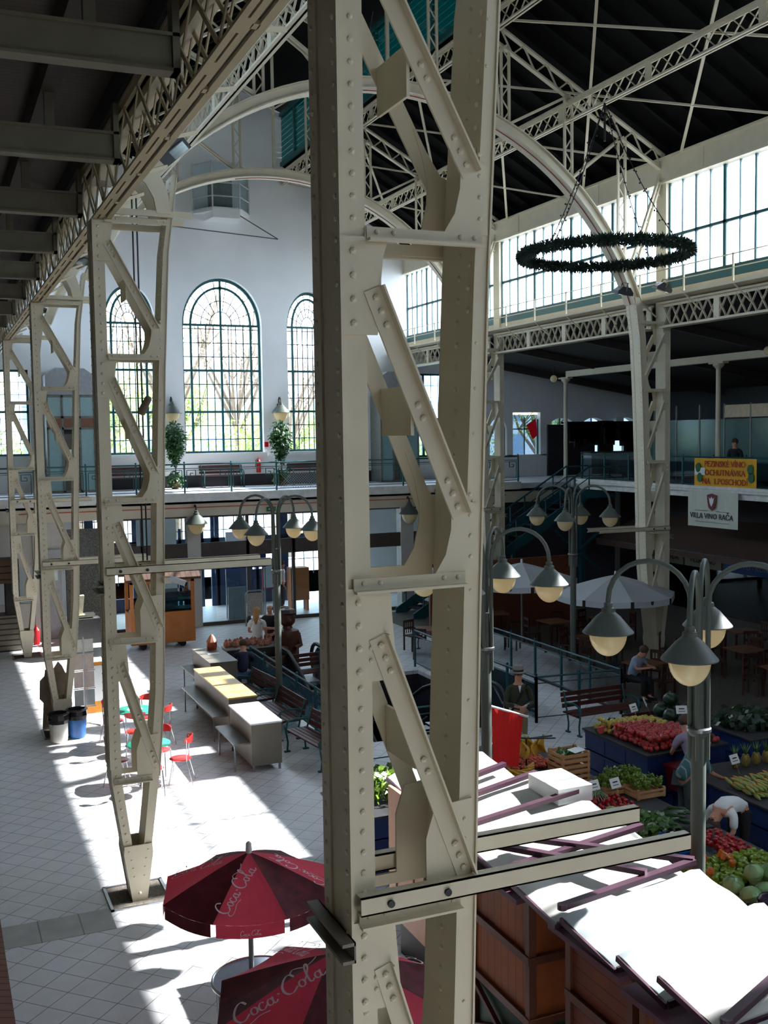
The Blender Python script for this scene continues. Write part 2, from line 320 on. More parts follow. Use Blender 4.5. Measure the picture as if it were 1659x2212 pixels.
mb = MB(); mb.box(-5, -6, 10.45, 2.1, YW, 10.5); struct('ceiling_left_aisle', mb, BOARDC)
mb = MB()
for X in (-3.2, -1.2, .25, 1.35):
    mb.box(X-.09, -6, 10.15, X+.09, YW, 10.45)
struct('ceiling_left_rafters', mb, mat('dark_rafters', (52, 44, 38), .8))
# monitor (raised roof light) with teal side glazing
mb = MB()
for s in (1, -1):
    X = 10.42+s*2.75
    for k in range(24): Y = -5+k*2; mb.box(X-.05, Y-.05, 16.98, X+.05, Y+.05, 19.0)
    mb.box(X-.06, -6, 16.95, X+.06, YW, 17.1).box(X-.06, -6, 18.85, X+.06, YW, 18.98)
struct('window_9', mb, TEAL)
mb = MB()
for s in (1, -1):
    X = 10.42+s*2.78
    for j in range(9): mb.box(X-.01, -6, 17.1+j*.2, X+.01, YW, 17.1+j*.2+.19)
struct('window_10', mb, glass('monitor_teal_glass', (12, 66, 66), .3, .4))
# clerestories: beam, windows, sill boards
for s, nm in ((1, 'right'), (-1, 'left')):
    X = lambda a: 10.42+s*(a-10.42)
    def bx(m_, x0, y0, z0, x1, y1, z1): a, b = sorted((X(x0), X(x1))); m_.box(a, y0, z0, b, y1, z1)
    m_ = MB(); bx(m_, 18.35, -6, 13.05, 18.6, YW, 13.65); bx(m_, 18.3, -6, 13.0, 18.65, YW, 13.06); bx(m_, 18.3, -6, 13.62, 18.7, YW, 13.68)
    for k in range(40): Y = -5.5+k*1.15; bx(m_, 18.33, Y, 13.05, 18.36, Y+.05, 13.62) if k % 4 == 0 else None
    o = struct('trim_clerestory_beam_'+nm, m_, CREAM)
    m_ = MB(); gl = MB()
    for k in range(5):
        ya = 5.68+9.093*(k-1)+.2; yb = ya+9.093-.4
        if k == 4: yb = YW
        n = 16
        for i in range(n+1):
            Y = ya+(yb-ya)*i/n; wd = .05 if i % 4 == 0 else (.025 if i % 2 == 0 else .012); bx(m_, 18.5, Y-wd, 10.15, 18.58, Y+wd, 13.05)
        bx(m_, 18.5, ya, 11.57, 18.58, yb, 11.64); bx(m_, 18.48, ya, 10.12, 18.6, yb, 10.5)
        bx(gl, 18.53, ya, 10.5, 18.54, yb, 13.05)
    struct('window_clerestory_'+nm, m_, TEAL); struct('window_glass_'+nm, gl, GLF if s == 1 else glass('left_dimming_glass', (210, 218, 226), .1))  # left panes, out of view, tinted to dim the light they pass
    m_ = MB(); bx(m_, 18.44, -6, 10.0, 18.6, YW, 10.2)
    for k in range(6): Y = 5.68+9.093*(k-1); bx(m_, 18.43, Y-.19, 9.8, 18.62, Y+.19, 13.05)
    struct('wall_clerestory_'+nm, m_, FASC)
    m_ = MB(); bx(m_, 18.6, -6, 13.6, 18.78, YW, 14.06); struct('wall_eaves_'+nm, m_, ROOFM)
    m_ = MB(); (bx(m_, 18.62, -6, 9.8, 18.8, YW, 10.2) if s == 1 else bx(m_, 18.6, -6, 10.16, 18.78, YW, 10.55)); struct('wall_clerestory_base_'+nm, m_, DARK)
# ------------------------------------------------------------ steelwork
NODES = [9.3, 7.5, 5.57, 3.66, 1.73]
INX = [(1.73, .32), (2.9, .42), (5.4, .49), (7.3, .56), (8.9, .65), (9.95, .80)]
def xin(z):
    for (za, xa), (zb, xb) in zip(INX[:-1], INX[1:]):
        if z <= zb: return xa+(xb-xa)*(z-za)/(zb-za)
    return INX[-1][1]
def make_column(label, loc, s=1, group=None, bar_z=3.75, bracket=True, paint=CREAM):
    t = thing('lattice_column', label, 'steel column', loc, 0, group)
    S = Matrix.Diagonal((s, 1, 1, 1))
    def nb(): m_ = MB(); m_.M = S; return m_
    # outer chord with its splayed foot
    m_ = nb(); top = 9.3 if s == 1 else 13.0
    m_.prism([(-.33, 1.73), (-.10, .12), (.0, .12), (-.19, 1.73), (-.19, top), (-.33, top)], -.21, .21)
    m_.box(-.345, -.225, 1.9, -.33, -.1, top).box(-.345, .1, 1.9, -.33, .225, top)
    z = .5
    while z < min(top, 9.2):
        xo = -.345 if z > 1.9 else (-.33+.23*(1.73-z)/1.61 if z < 1.73 else -.33)
        m_.rivet((xo, -.17, z), (-1, 0, 0)); m_.rivet((xo, .17, z+.06), (-1, 0, 0)); z += .118
        if 5.6 > z or z > 7.0: m_.rivet((-.26 if z > 1.73 else -.26+.2*(1.73-z)/1.6, -.21, z), (0, -1, 0))
    m_.build('outer_chord', paint, t)
    TH = (lambda z: .125-.0085*max(0, z-2)) if s == 1 else (lambda z: .2)
    m_ = nb(); pl = [(x, z) for z, x in INX]
    m_.prism([(.10, .12)]+pl+[(x-TH(z), z) for x, z in pl[::-1]]+[(.0, .12)], -.21, .21)
    m_.prism([(x+.012, z) for x, z in pl]+[(x, z) for x, z in pl[::-1]], -.225, -.1); m_.prism([(x+.012, z) for x, z in pl]+[(x, z) for x, z in pl[::-1]], .1, .225)
    z = 1.85
    while z < 9.8:
        m_.rivet((xin(z)-.055, -.21, z), (0, -1, 0), .011) if int(z*10) % 3 == 0 else None
        m_.rivet((xin(z)-TH(z), -.02, z), (-1, 0, 0)); m_.rivet((xin(z)-TH(z), -.15, z+.06), (-1, 0, 0)) if z > 7 else None; m_.rivet((xin(z)+.012, -.16, z), (1, 0, 0)); m_.rivet((xin(z)+.012, .16, z), (1, 0, 0)); z += .13
    m_.build('inner_chord', paint, t)
    for i in range(4):
        zt, zb = NODES[i], NODES[i+1]
        for y, n in ((-.225, -1), (.225, 1)):
            # diagonal angle iron
            p, q = (-.16, y, zt-.3), (xin(zb+.4)-(.14 if i < 2 else .07), y, zb+.36 if i < 2 else zb+.14)
            m_ = nb(); m_.bar(p, q, .11, .016, up=(0, 1, 0)); d = (Vector(q)-Vector(p)).normalized(); e = Vector((-d.z, 0, d.x))
            if e.x < 0: e = -e
            m_.bar(Vector(p)+e*.05+Vector((0, n*.03, 0)), Vector(q)+e*.05+Vector((0, n*.03, 0)), .012, .06, up=(0, 1, 0))
            L = (Vector(q)-Vector(p)).length
            for a in (.05, .13, .21, L*.5, L*.5+.08, L-.06, L-.14, L-.22): m_.rivet(Vector(p)+d*a+Vector((0, n*.009, 0)), (0, n, 0), .022)
            m_.build('diagonal_brace', paint, t)
            y0, y1 = sorted((y-n*.014, y))
            m_ = nb()
            if i < 2:
                m_.prism([(-.33, zt-.02), (-.06, zt-.02), (-.09, zt-.12), (-.105, zt-.25), (-.1, zt-.4), (-.13, zt-.55), (-.33, zt-.55)], y0, y1)
            else: m_.prism([(-.33, zt-.02), (-.08, zt-.02), (-.05, zt-.42), (-.1, zt-.55), (-.33, zt-.55)], y0, y1)
            for a in range(4): m_.rivet((-.27, y, zt-.1-a*.13), (0, n, 0), .022); m_.rivet((-.2, y, zt-.36-a*.07), (0, n, 0), .015) if a < 2 and i > 1 else None
            m_.build('gusset_plate', paint, t)
            m_ = nb(); xc = xin(zb+.2)-.02
            if i < 2: m_.prism([(xc, zb+.03), (xc-.28, zb+.03), (xc-.21, zb+.14), (xc-.175, zb+.28), (xc-.17, zb+.4), (xc-.2, zb+.55), (xc-.26, zb+.72), (xc-.08, zb+.45), (xc, zb+.42)], y0, y1)
            else: m_.prism([(xc, zb+.03), (xc-.3, zb+.03), (xc-.3, zb+.4), (xc-.24, zb+.58), (xc, zb+.6)], y0, y1)
            for a in range(4): m_.rivet((xc-.05, y, zb+.12+a*.12), (0, n, 0), .014)
            m_.build('gusset_plate', paint, t)
        m_ = nb()
        if i < 3: m_.box(-.06, -.235, zt-.95, -.04, .235, zt-.9)
        xm = (-.16+xin(zb)-.1)/2; m_.box(xm-.16, -.2, (zt+zb)/2-.12, xm+.12, -.19+.38, (zt+zb)/2-.1) if False else None
        # batten plate joining the two diagonals
        zc = (zt+zb)/2+.0; xb_ = .1
        m2 = nb(); m2.box(xb_-.03, -.21, zc-.14, xb_-.01, .21, zc+.14); m2.build('batten_plate', paint, t)
    for i, zt in enumerate(NODES):
        m_ = nb(); xi = xin(zt)
        for y, n in ((-.235, -1), (.235, 1)):
            xl, xr = (-.19, xi-.05) if zt > 7 else (-.3, xi-.1); m_.box(xl, min(y, y-n*.02), zt-.03, xr, max(y, y-n*.02), zt+.035); m_.box(xl, min(y, y+n*.05), zt-.045, xr, max(y, y+n*.05), zt-.03)
            for a in (xl+.06, xl+.16, xr-.14, xr-.05): m_.rivet((a, y, zt+.008), (0, n, 0), .016)
        m_.build('tie_bar', paint, t)
    m_ = nb()
    for n in (-1, 1):
        m_.prism([(-.19, .8), (-.2, .68), (-.1, .0), (.1, .0), (.2, .68), (.19, .8)], *sorted((n*.215, n*.235)))
        for z, a in ((.72, .13), (.72, -.13), (.6, .1), (.6, -.1), (.48, .08), (.48, -.08), (.36, .07), (.36, -.07)): m_.rivet((a, n*.235, z), (0, n, 0), .013)
        m_.rivet((0, n*.235, .12), (0, n, 0), .025)
    m_.box(-.1, -.2, 0, .1, .2, .14)
    m_.build('foot_plate', paint, t)
    m_ = nb()
    for k in (-1, 1): m_.box(-.42, k*.4-.02, 0, .42, k*.4+.02, .02).box(k*.4-.02, -.42, 0, k*.4+.02, .42, .02)
    m_.build('pit_rim', STEEL, t)
    m_ = nb(); m_.box(-.38, -.38, 0, .38, .38, .008); m_.build('gravel_pit', mat('gravel', (96, 88, 78), .9, noise=.6, scale=60), t)
    if bar_z:
        for y in (-.26, .28):
            m_ = nb(); m_.box(-.31, y-.03, bar_z-.05, 1.98, y-.02, bar_z+.06); m_.box(-.31, y-.03, bar_z+.05, 1.98, y+.04, bar_z+.06); m_.box(-.31, y-.03, bar_z-.05, 1.98, y+.02, bar_z-.04)
            m_.build('projecting_bar', paint, t)
            m_ = nb()
            for a in (-.13, .23): m_.tube([(a, y-.045, bar_z), (a, y-.028, bar_z)], .022, 10)
            m_.build('bolt_hole', BLACK, t)
        m_ = nb(); m_.box(-.43, -.3, bar_z-.3, -.35, .32, bar_z-.28).box(-.43, -.3, bar_z-.2, -.35, .32, bar_z-.18).box(-.36, -.3, bar_z-.3, -.35, .32, bar_z-.18); m_.build('side_channel', mat('worn_channel', (120, 112, 98), .6), t)
    if bracket:
        for y in (-.27, .27):
            m_ = nb(); m_.box(-.1, y-.02, 9.36, .98, y+.02, 9.44); m_.build('projecting_bar', paint, t)
            m_ = nb(); m_.prism([(.50, 9.4), (.46, 9.6), (.36, 9.78), (.2, 9.9), (.2, 10.12), (.42, 10.04), (.58, 9.86), (.66, 9.62), (.68, 9.4)], y-.04, y+.0); m_.build('curved_bracket', paint, t)
    return t
YC = [5.68, 14.78, 23.87, 32.96]
make_column('cream riveted lattice column filling the picture, nearest to the viewer', (2.43, YC[0], 0), group='columns of the left row')
make_column('second cream lattice column of the left row, twin bars over the food cart', (2.43, YC[1], 0), group='columns of the left row', bar_z=4.62)
make_column('third lattice column of the left row, standing behind the two rubbish bins', (2.43, YC[2], 0), group='columns of the left row')
make_column('farthest lattice column of the left row, next to the grey stone wall', (2.43, YC[3], 0), group='columns of the left row', bar_z=4.62)
make_column('right-hand lattice column carrying the arch beside the hanging wreath', (18.21, YC[2], 0), -1, 'columns of the right row', bar_z=3.75, bracket=False)
make_column('farther right-hand lattice column seen just beside the big near column', (18.21, YC[3], 0), -1, 'columns of the right row', bracket=False)
make_column('right-row column outside the right edge of the view', (18.21, YC[1], 0), -1, 'columns of the right row', bracket=False)
# arches with posts, braces and rafters
def make_arch(Y, label):
    t = thing('arched_truss', label, 'roof truss', (10.42, Y, 7.1), 0, 'arched roof trusses'); 
    a0, a1 = R(21), R(159); n = 40
    def P(r, a): return (r*math.cos(a), r*math.sin(a))
    def band(m_, r0, r1, y0, y1):
        for i in range(n):
            a, b = a0+(a1-a0)*i/n, a0+(a1-a0)*(i+1)/n; m_.prism([P(r0, a), P(r0, b), P(r1, b), P(r1, a)], y0, y1)
    m_ = MB(); band(m_, 7.46, 7.49, -.22, .22); band(m_, 7.49, 7.7, -.13, .13); band(m_, 7.7, 7.73, -.22, .22)
    for i in range(100):
        a = a0+(a1-a0)*i/100; c, s_ = P(7.46, a); m_.rivet((c, -.15, s_), (-c/7.46, 0, -s_/7.46), .013); m_.rivet((c, .15, s_), (-c/7.46, 0, -s_/7.46), .013)
    m_.build('arch_rib', CREAM, t)
    m_ = MB(); m_.tube([(7.44*math.cos(a0+(R(100)-a0)*i/40), -.05, 7.44*math.sin(a0+(R(100)-a0)*i/40)) for i in range(41)], .012, 5); m_.build('red_cable', mat('red_cable', (150, 40, 50)), t)
    roof = lambda x: 16.75-.54*(abs(x)-2.75)-7.1-.0
    for s in (1, -1):
        m_ = MB()
        for dz in (0, -.42): 
            m_.bar((s*2.75, 0, roof(2.75)-.12+dz), (s*8.05, 0, roof(8.05)-.12+dz), .14, .05)
        k = 16
        for i in range(k):
            xa, xb = 2.75+5.3*i/k, 2.75+5.3*(i+1)/k
            m_.bar((s*xa, 0, roof(xa)-.12-(0 if i % 2 else .42)), (s*xb, 0, roof(xb)-.12-(.42 if i % 2 else 0)), .03, .04)
        m_.build('rafter_chord', CREAM, t)
        for x in (1.2, 3.2, 5.05, 6.7):
            za = math.sqrt(7.73**2-x*x); zb = roof(max(x, 2.75))-.5 if x > 2 else 10.6
            m_ = MB()
            for dx in (-.11, .11): m_.bar((s*x+dx, 0, za), (s*x+dx, 0, zb), .06, .06)
            kk = max(3, int((zb-za)/.3))
            for i in range(kk):
                u, v = za+(zb-za)*i/kk, za+(zb-za)*(i+1)/kk; e = .11 if i % 2 else -.11
                m_.bar((s*x+e, 0, u), (s*x-e, 0, v), .02, .03)
            m_.build('spandrel_post', CREAM, t)
        for (xa, xb) in ((3.2, 5.05), (5.05, 6.7), (1.2, 3.2)):
            m_ = MB(); za = roof(xb)-.5; zb = math.sqrt(7.73**2-xa*xa)
            for dy in (-.08, .08): m_.bar((s*xb, dy, za), (s*(xa+.1), dy, zb), .07, .06)
            m_.build('spandrel_brace', CREAM, t)
        m_ = MB()
        for dx in (0, .26): m_.bar((s*(6.95+dx*.4), 0, 3.6-dx), (s*(8.0-dx*.1), 0, 6.3-dx), .1, .05)
        for i in range(6): z = 3.7+i*.4; x = 6.97+(z-3.6)*.39; m_.bar((s*x, 0, z), (s*(x+.14), 0, z-.1), .05, .05)
        m_.build('eaves_brace', CREAM, t)
        m_ = MB(); m_.bar((s*2.75, 0, 9.5), (s*2.75, 0, 11.85), .1, .1); m_.bar((s*2.75, 0, 11.8), (0, 0, 13.0), .1, .12); m_.bar((s*2.75, 0, 11.4), (0, 0, 9.6), .05, .05); m_.bar((s*2.75, 0, 9.6), (0, 0, 12.6), .05, .05); m_.build('monitor_frame', CREAM, t)
    m_ = MB(); m_.bar((0, 0, 7.7), (0, 0, 12.9), .08, .08); m_.build('king_post', CREAM, t)
    return t
make_arch(YC[2], 'large white arched truss whose foot stands beside the hanging wreath')
make_arch(YC[3], 'farther white arched truss framing the white gable wall')
for Y, lb in ((YC[1], 'roof rafters over the second column, partly out of view'), (YC[0], 'roof rafters over the nearest column, above the view')):
    t = thing('rafter_truss', lb, 'roof truss', (10.42, Y, 13)); roof = lambda x: 16.75-.54*(abs(x)-2.75)-13
    for s in (1, -1):
        m_ = MB()
        for dz in (0, -.42): m_.bar((s*2.75, 0, roof(2.75)-.12+dz), (s*8.05, 0, roof(8.05)-.12+dz), .14, .05)
        for i in range(16):
            xa, xb = 2.75+5.3*i/16, 2.75+5.3*(i+1)/16; m_.bar((s*xa, 0, roof(xa)-.12-(0 if i % 2 else .42)), (s*xb, 0, roof(xb)-.12-(.42 if i % 2 else 0)), .03, .04)
        m_.build('rafter_chord', CREAM, t)
def lattice_beam(name, label, p0, p1, dep, wd, nx, axis_x, group=None, paint=CREAM, cat='girder', post=0, d2=.035):
    """laced beam along Y at x=axis_x"""
    t = thing(name, label, cat, (axis_x, p0[0], p0[1]-dep), 0, group); L = p1[0]-p0[0]
    m_ = MB(); m_.box(-wd/2, 0, dep-.05, wd/2, L, dep); m_.box(-.02, 0, dep-.12, .02, L, dep); m_.build('top_chord', paint, t)
    m_ = MB(); m_.box(-wd/2, 0, 0, wd/2, L, .04); m_.box(-.02, 0, 0, .02, L, .08); m_.build('bottom_chord', paint, t)
    m_ = MB()
    for i in range(nx):
        a, b = L*i/nx, L*(i+1)/nx; m_.bar((0, a, .05), (0, b, dep-.06), .015, d2, up=(1, 0, 0)); m_.bar((.016, b, .05), (.016, a, dep-.06), .015, d2, up=(1, 0, 0))
        if post and i % post == 0: m_.box(-.025, a-.1, .03, .025, a+.1, dep-.04)
    m_.build('lacing', paint, t); return t
lattice_beam('lattice_purlin', 'long lattice purlin crossing the dark roof on the right', (-5, 14.88), (YW, 14.88), .52, .16, 100, 15.5, 'lattice purlins', post=8)
lattice_beam('lattice_purlin', 'lattice purlin along the foot of the teal roof light', (-5, 16.75), (YW, 16.75), .52, .16, 100, 13.2, 'lattice purlins', post=8)
lattice_beam('lattice_purlin', 'lattice purlin on the left slope, seen past the girder', (-5, 13.1), (YW, 13.1), .5, .16, 100, 5.34, 'lattice purlins', post=8)
lattice_beam('lattice_purlin', 'lattice purlin on the far side of the teal roof light', (-5, 16.75), (YW, 16.75), .52, .16, 100, 7.64, 'lattice purlins', post=8)
for k in range(4):
    lattice_beam('lattice_girder', ['right-hand lattice girder out of view beside the viewer', 'lattice girder under the clerestory at the right edge of the picture', 'lattice girder under the clerestory between the two arches', 'short lattice girder at the far end of the clerestory'][k],
                 (YC[k]+.3, 9.82), ((YC[k+1]-.3) if k < 3 else YW, 9.82), .68, .3, (24 if k < 3 else 18), 18.25, 'lattice girders under the right clerestory', post=6, d2=.06)
t = thing('catwalk', 'narrow catwalk with a thin handrail below the right clerestory windows', 'walkway', (18.0, -5, 9.86))
m_ = MB(); m_.box(-.35, 0, 0, .3, 45.6, .06); m_.build('deck', CREAM, t)
for k in range(26):
    m_ = MB(); m_.box(-.34, k*1.8, .06, -.3, k*1.8+.04, .72); m_.build('rail_post', CREAM, t)
    m_ = MB(); m_.bar((-.32, k*1.8, 0), (.2, k*1.8, -.4), .03, .03); m_.build('bracket', CREAM, t)
for z in (.7, .38): m_ = MB(); m_.tube([(-.32, 0, z), (-.32, 45.6, z)], .014, 6); m_.build('handrail', CREAM, t)
# roof bracing rods
def roofp(x, y): return (x, y, 13.58+.54*(18.4-x))
k = 0
for Y0 in (-3.4, 1.14, 5.68, 10.2, 14.78, 19.3, 23.87, 28.4, 32.96):
    for d in (1, -1):
        ya, yb = (Y0, Y0+8.3) if d == 1 else (Y0+8.3, Y0)
        yb2 = min(yb, YW); m_ = MB(); m_.bar(roofp(13.3, min(ya, YW)), roofp(18.4, yb2), .07, .05)
        tag(m_.build('bracing_rod', CREAM), 'thin cream bracing rod crossing the dark right roof slope', 'bracing rod', 'bracing rods of the right roof slope'); k += 1
# left girder along the column row
t = thing('box_girder', 'long cream box girder along the tops of the left columns', 'girder', (2.1, -5, 9.3))
m_ = MB(); L = 45.7
m_.box(0, 0, 0, .055, L, .03); m_.box(.075, 0, 0, .13, L, .03); y = 0
while y < L: m_.box(.055, y, 0, .075, y+.3, .03); y += .95
m_.build('slotted_flange', CREAM2, t)
m_ = MB(); m_.box(.17, 0, 0, .24, L, .03); m_.build('inner_flange', CREAM2, t)
m_ = MB(); m_.box(.11, 0, .05, .19, L, .07); m_.build('web_panel', mat('grey_web_panel', (128, 128, 122), .7), t)
for k in range(31): y = k*1.515+.37; m_ = MB(); m_.box(.12, y-.05, .0, .18, y+.05, .03); m_.build('batten', CREAM2, t); m_ = MB(); m_.bar((.2, y+.2, .06), (.62, y+.75, .3), .03, .04); m_.build('diagonal_strut', CREAM2, t)
m_ = MB(); m_.box(0, 0, .8, .1, L, .84).box(.14, 0, .8, .24, L, .84)
for x in (.02, .22):
    m_.box(x-.01, 0, .72, x+.01, L, .84)
m_.build('top_flange', CREAM2, t)
m_ = MB(); n = 56
for i in range(n):
    a, b = L*i/n, L*(i+1)/n
    for x in (.02, .22): m_.bar((x, a, .08), (x, b, .76), .05, .015, up=(1, 0, 0)); m_.bar((x+.02, b, .08), (x+.02, a, .76), .04, .015, up=(1, 0, 0))
m_.build('lacing', CREAM2, t)
# floor beams of the left aisle roof
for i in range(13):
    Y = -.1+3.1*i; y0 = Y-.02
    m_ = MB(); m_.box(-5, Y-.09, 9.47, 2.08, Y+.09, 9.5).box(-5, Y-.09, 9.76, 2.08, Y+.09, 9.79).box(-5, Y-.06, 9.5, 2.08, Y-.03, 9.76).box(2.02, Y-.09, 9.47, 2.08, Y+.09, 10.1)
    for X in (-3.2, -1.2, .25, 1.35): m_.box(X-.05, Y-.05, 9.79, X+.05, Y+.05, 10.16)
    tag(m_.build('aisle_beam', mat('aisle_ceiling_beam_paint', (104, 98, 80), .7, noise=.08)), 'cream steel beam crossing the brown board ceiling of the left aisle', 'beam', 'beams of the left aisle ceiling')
t = thing('skylight', 'dark blue skylight set into the board ceiling at upper left', 'skylight', (-.6, 10.2, 10.43))
m_ = MB(); m_.box(-.7, -1.3, -.03, .7, 1.3, 0); m_.build('pane', mat('night_blue_glass', (16, 30, 62), .2), t)
m_ = MB(); m_.box(-.8, -1.4, -.06, -.7, 1.4, 0).box(.7, -1.4, -.06, .8, 1.4, 0).box(-.8, -1.4, -.06, .8, -1.3, 0).box(-.8, 1.3, -.06, .8, 1.4, 0); m_.build('frame', mat('blue_frame', (24, 44, 80), .5), t)
# ------------------------------------------------------------ gallery fittings
def railing(name, label, p0, p1, n, h=1.02, scroll=True, z0=0., group=None, glassy=None, cat='railing', paint=TEAL):
    """railing from p0 to p1 (world), n bays"""
    p0, p1 = Vector(p0), Vector(p1); t = thing(name, label, cat, p0, 0, group); d = (p1-p0)/n; u = Vector((0, 0, 1))
    hz = Vector((d.x, d.y, 0)).normalized()
    m_ = MB(); m_.tube([u*h, p1-p0+u*h], .026, 6); m_.build('handrail', paint, t)
    m_ = MB(); m_.tube([u*(h-.14), p1-p0+u*(h-.14)], .014, 6); m_.tube([u*.12, p1-p0+u*.12], .014, 6); m_.build('lower_rails', paint, t)
    for i in range(n+1):
        m_ = MB(); q = d*i; m_.bar(q, q+u*(h+.02), .05, .05); m_.ball(q+u*(h+.06), .035, 6); m_.build('post', paint, t)
    if scroll:
        for i in range(n):
            m_ = MB(); a = d*i; L = d.length; e = d.normalized()
            for s_ in (0, 1):
                o = a+e*(.08 if s_ == 0 else L-.08); f = 1 if s_ == 0 else -1
                pts = [o+u*.2, o+u*.82, o+e*f*.3+u*.82, o+e*f*.3+u*.62, o+e*f*.12+u*.62, o+e*f*.12+u*.72, o+e*f*.22+u*.72]
                for x_, y_ in zip(pts[:-1], pts[1:]): m_.bar(x_, y_, .024, .024)
                m_.bar(o+u*.2, o+e*f*.25+u*.2, .016, .016)
            m_.bar(a+e*.38+u*.82, a+e*(L-.38)+u*.82, .014, .014); m_.bar(a+e*.33+u*.2, a+e*(L-.33)+u*.2, .014, .014)
            m_.build('scroll_panel', paint, t)
    if glassy:
        for i in range(n):
            a = d*i+hz*.06; b = d*(i+1)-hz*.06; m_ = MB(); m_.add([a+u*.1, b+u*.1, b+u*(h-.16), a+u*(h-.16)], [(0, 1, 2, 3)]); m_.build('infill_panel', glassy, t)
    return t
railing('gallery_railing', 'teal scrollwork railing along the far gallery below the arched windows', (-.2, 35.3, ZG), (20.6, 35.3, ZG), 13)
railing('gallery_railing', 'teal railing along the right-hand gallery behind the yellow banner', (23.4, 35.2, ZG), (23.4, 17.0, ZG), 12, scroll=False, glassy=GLD)
# lattice nets tied to the far railing
for X, lb in ((11.15, 'grey net panel on the far railing, just left of the fire extinguisher end'), (12.75, 'grey net panel on the far railing next to the right plant')):
    m_ = MB()
    for i in range(19): a = i*.09-.1; m_.bar((X+max(a, 0), 35.33, 4.62+max(-a, 0)), (X+min(a+.6, 1.45), 35.33, 4.62+min(.6, 1.45-a)), .01, .01); m_.bar((X+min(a+.6, 1.45), 35.33, 4.62+max(0, a+.6-1.45)), (X+max(a, 0), 35.33, 5.22-max(0, -a)), .01, .01)
    tag(m_.build('net_panel', mat('net_grey', (150, 160, 160), .6)), lb, 'net')
def make_bench(L=1.7):
    t = thing('slat_bench', 'x', 'bench')
    m_ = MB()
    for k in range(5): m_.box(-L/2, -.2+k*.1, .42, L/2, -.12+k*.1, .45)
    m_.build('seat', BENCHW, t)
    m_ = MB()
    for k in range(3): m_.bar((-L/2, .3+.03*k, .56+k*.115), (L/2, .3+.03*k, .56+k*.115), .025, .09)
    m_.build('backrest', BENCHW, t)
    for s in (-1, 1):
        m_ = MB(); x = s*(L/2-.08)
        m_.tube([(x, -.22, 0), (x, -.2, .2), (x, -.24, .42), (x, -.2, .62), (x, .0, .66), (x, .26, .62)], .02, 6); m_.tube([(x, .2, 0), (x, .18, .2), (x, .24, .45), (x, .36, .85)], .02, 6)
        m_.tube([(x, -.2, .4), (x, .24, .4)], .018, 6); m_.tube([(x, -.2, .62), (x, -.27, .55), (x, -.25, .46)], .015, 6); m_.box(x-.03, -.28, 0, x+.03, -.16, .03); m_.box(x-.03, .14, 0, x+.03, .26, .03)
        m_.build('side_frame', TEAL, t)
    return t
bench0 = make_bench()
bench0.location = (10.35, 40.1, ZG); bench0['label'] = 'dark slat bench under the big middle arched window'
dup(bench0, (6.6, 40.1, ZG), 0, 'dark slat bench under the left arched window'); dup(bench0, (13.9, 40.1, ZG), 0, 'dark slat bench under the right arched window')
def leafball(c, r, n, sz=.09, sx=1, sy=1, szz=1, m_=None):
    m_ = m_ or MB()
    for i in range(n):
        d = Vector((random.gauss(0, 1), random.gauss(0, 1), random.gauss(0, 1))).normalized()*(random.random()**.5)*r
        p = Vector(c)+Vector((d.x*sx, d.y*sy, d.z*szz)); a = Vector((random.uniform(-1, 1), random.uniform(-1, 1), random.uniform(-1.2, .2))).normalized()*sz; b = a.orthogonal().normalized()*sz*.32
        m_.add([p, p+a*.5+b, p+a, p+a*.5-b], [(0, 1, 2, 3)])
    return m_
for X, lb in ((8.45, 'tall potted ficus left of the big middle arched window'), (12.6, 'tall potted ficus between the middle and right arched windows')):
    t = thing('potted_ficus', lb, 'potted plant', (X, 39.8, ZG))
    m_ = leafball((0, 0, 1.85), .75, 900, .16, .55, .5, 1.0); leafball((0, 0, 1.15), .4, 160, .14, .4, .4, .9, m_); leafball((0, 0, .35), .4, 260, .15, .8, .7, .9, m_); m_.build('foliage', LEAF, t)
    m_ = MB(); m_.tube([(0, 0, .2), (.03, 0, .8), (-.02, .02, 1.4), (0, 0, 2.2)], .025, 6); m_.build('trunk', BARK, t)
    m_ = MB(); m_.lathe([(.12, 0), (.17, .28), (.19, .3), (.16, .3)]); m_.build('pot', mat('clay_pot', (96, 60, 48), .8), t)
m_ = MB(); m_.lathe([(.08, 0), (.09, .02), (.09, .42), (.05, .5), (.02, .52), (.02, .58)], (0, 0, 0), 14); t = thing('fire_extinguisher', 'red fire extinguisher against the white wall behind the gallery railing', 'fire extinguisher', (11.92, 40.57, ZG+.5)); m_.build('cylinder', mat('fire_red', (190, 24, 28), .35), t, True)
m_ = MB(); m_.tube([(0, -.02, .55), (-.12, -.05, .5), (-.14, -.05, .2)], .014, 6); m_.build('hose', BLACK, t)
m_ = MB(); m_.box(12.2, 40.62, 6.0, 12.36, 40.7, 6.2); tag(m_.build('alarm_box', mat('fire_red', (190, 24, 28))), 'small red alarm box on the white wall by the right ficus', 'alarm box')
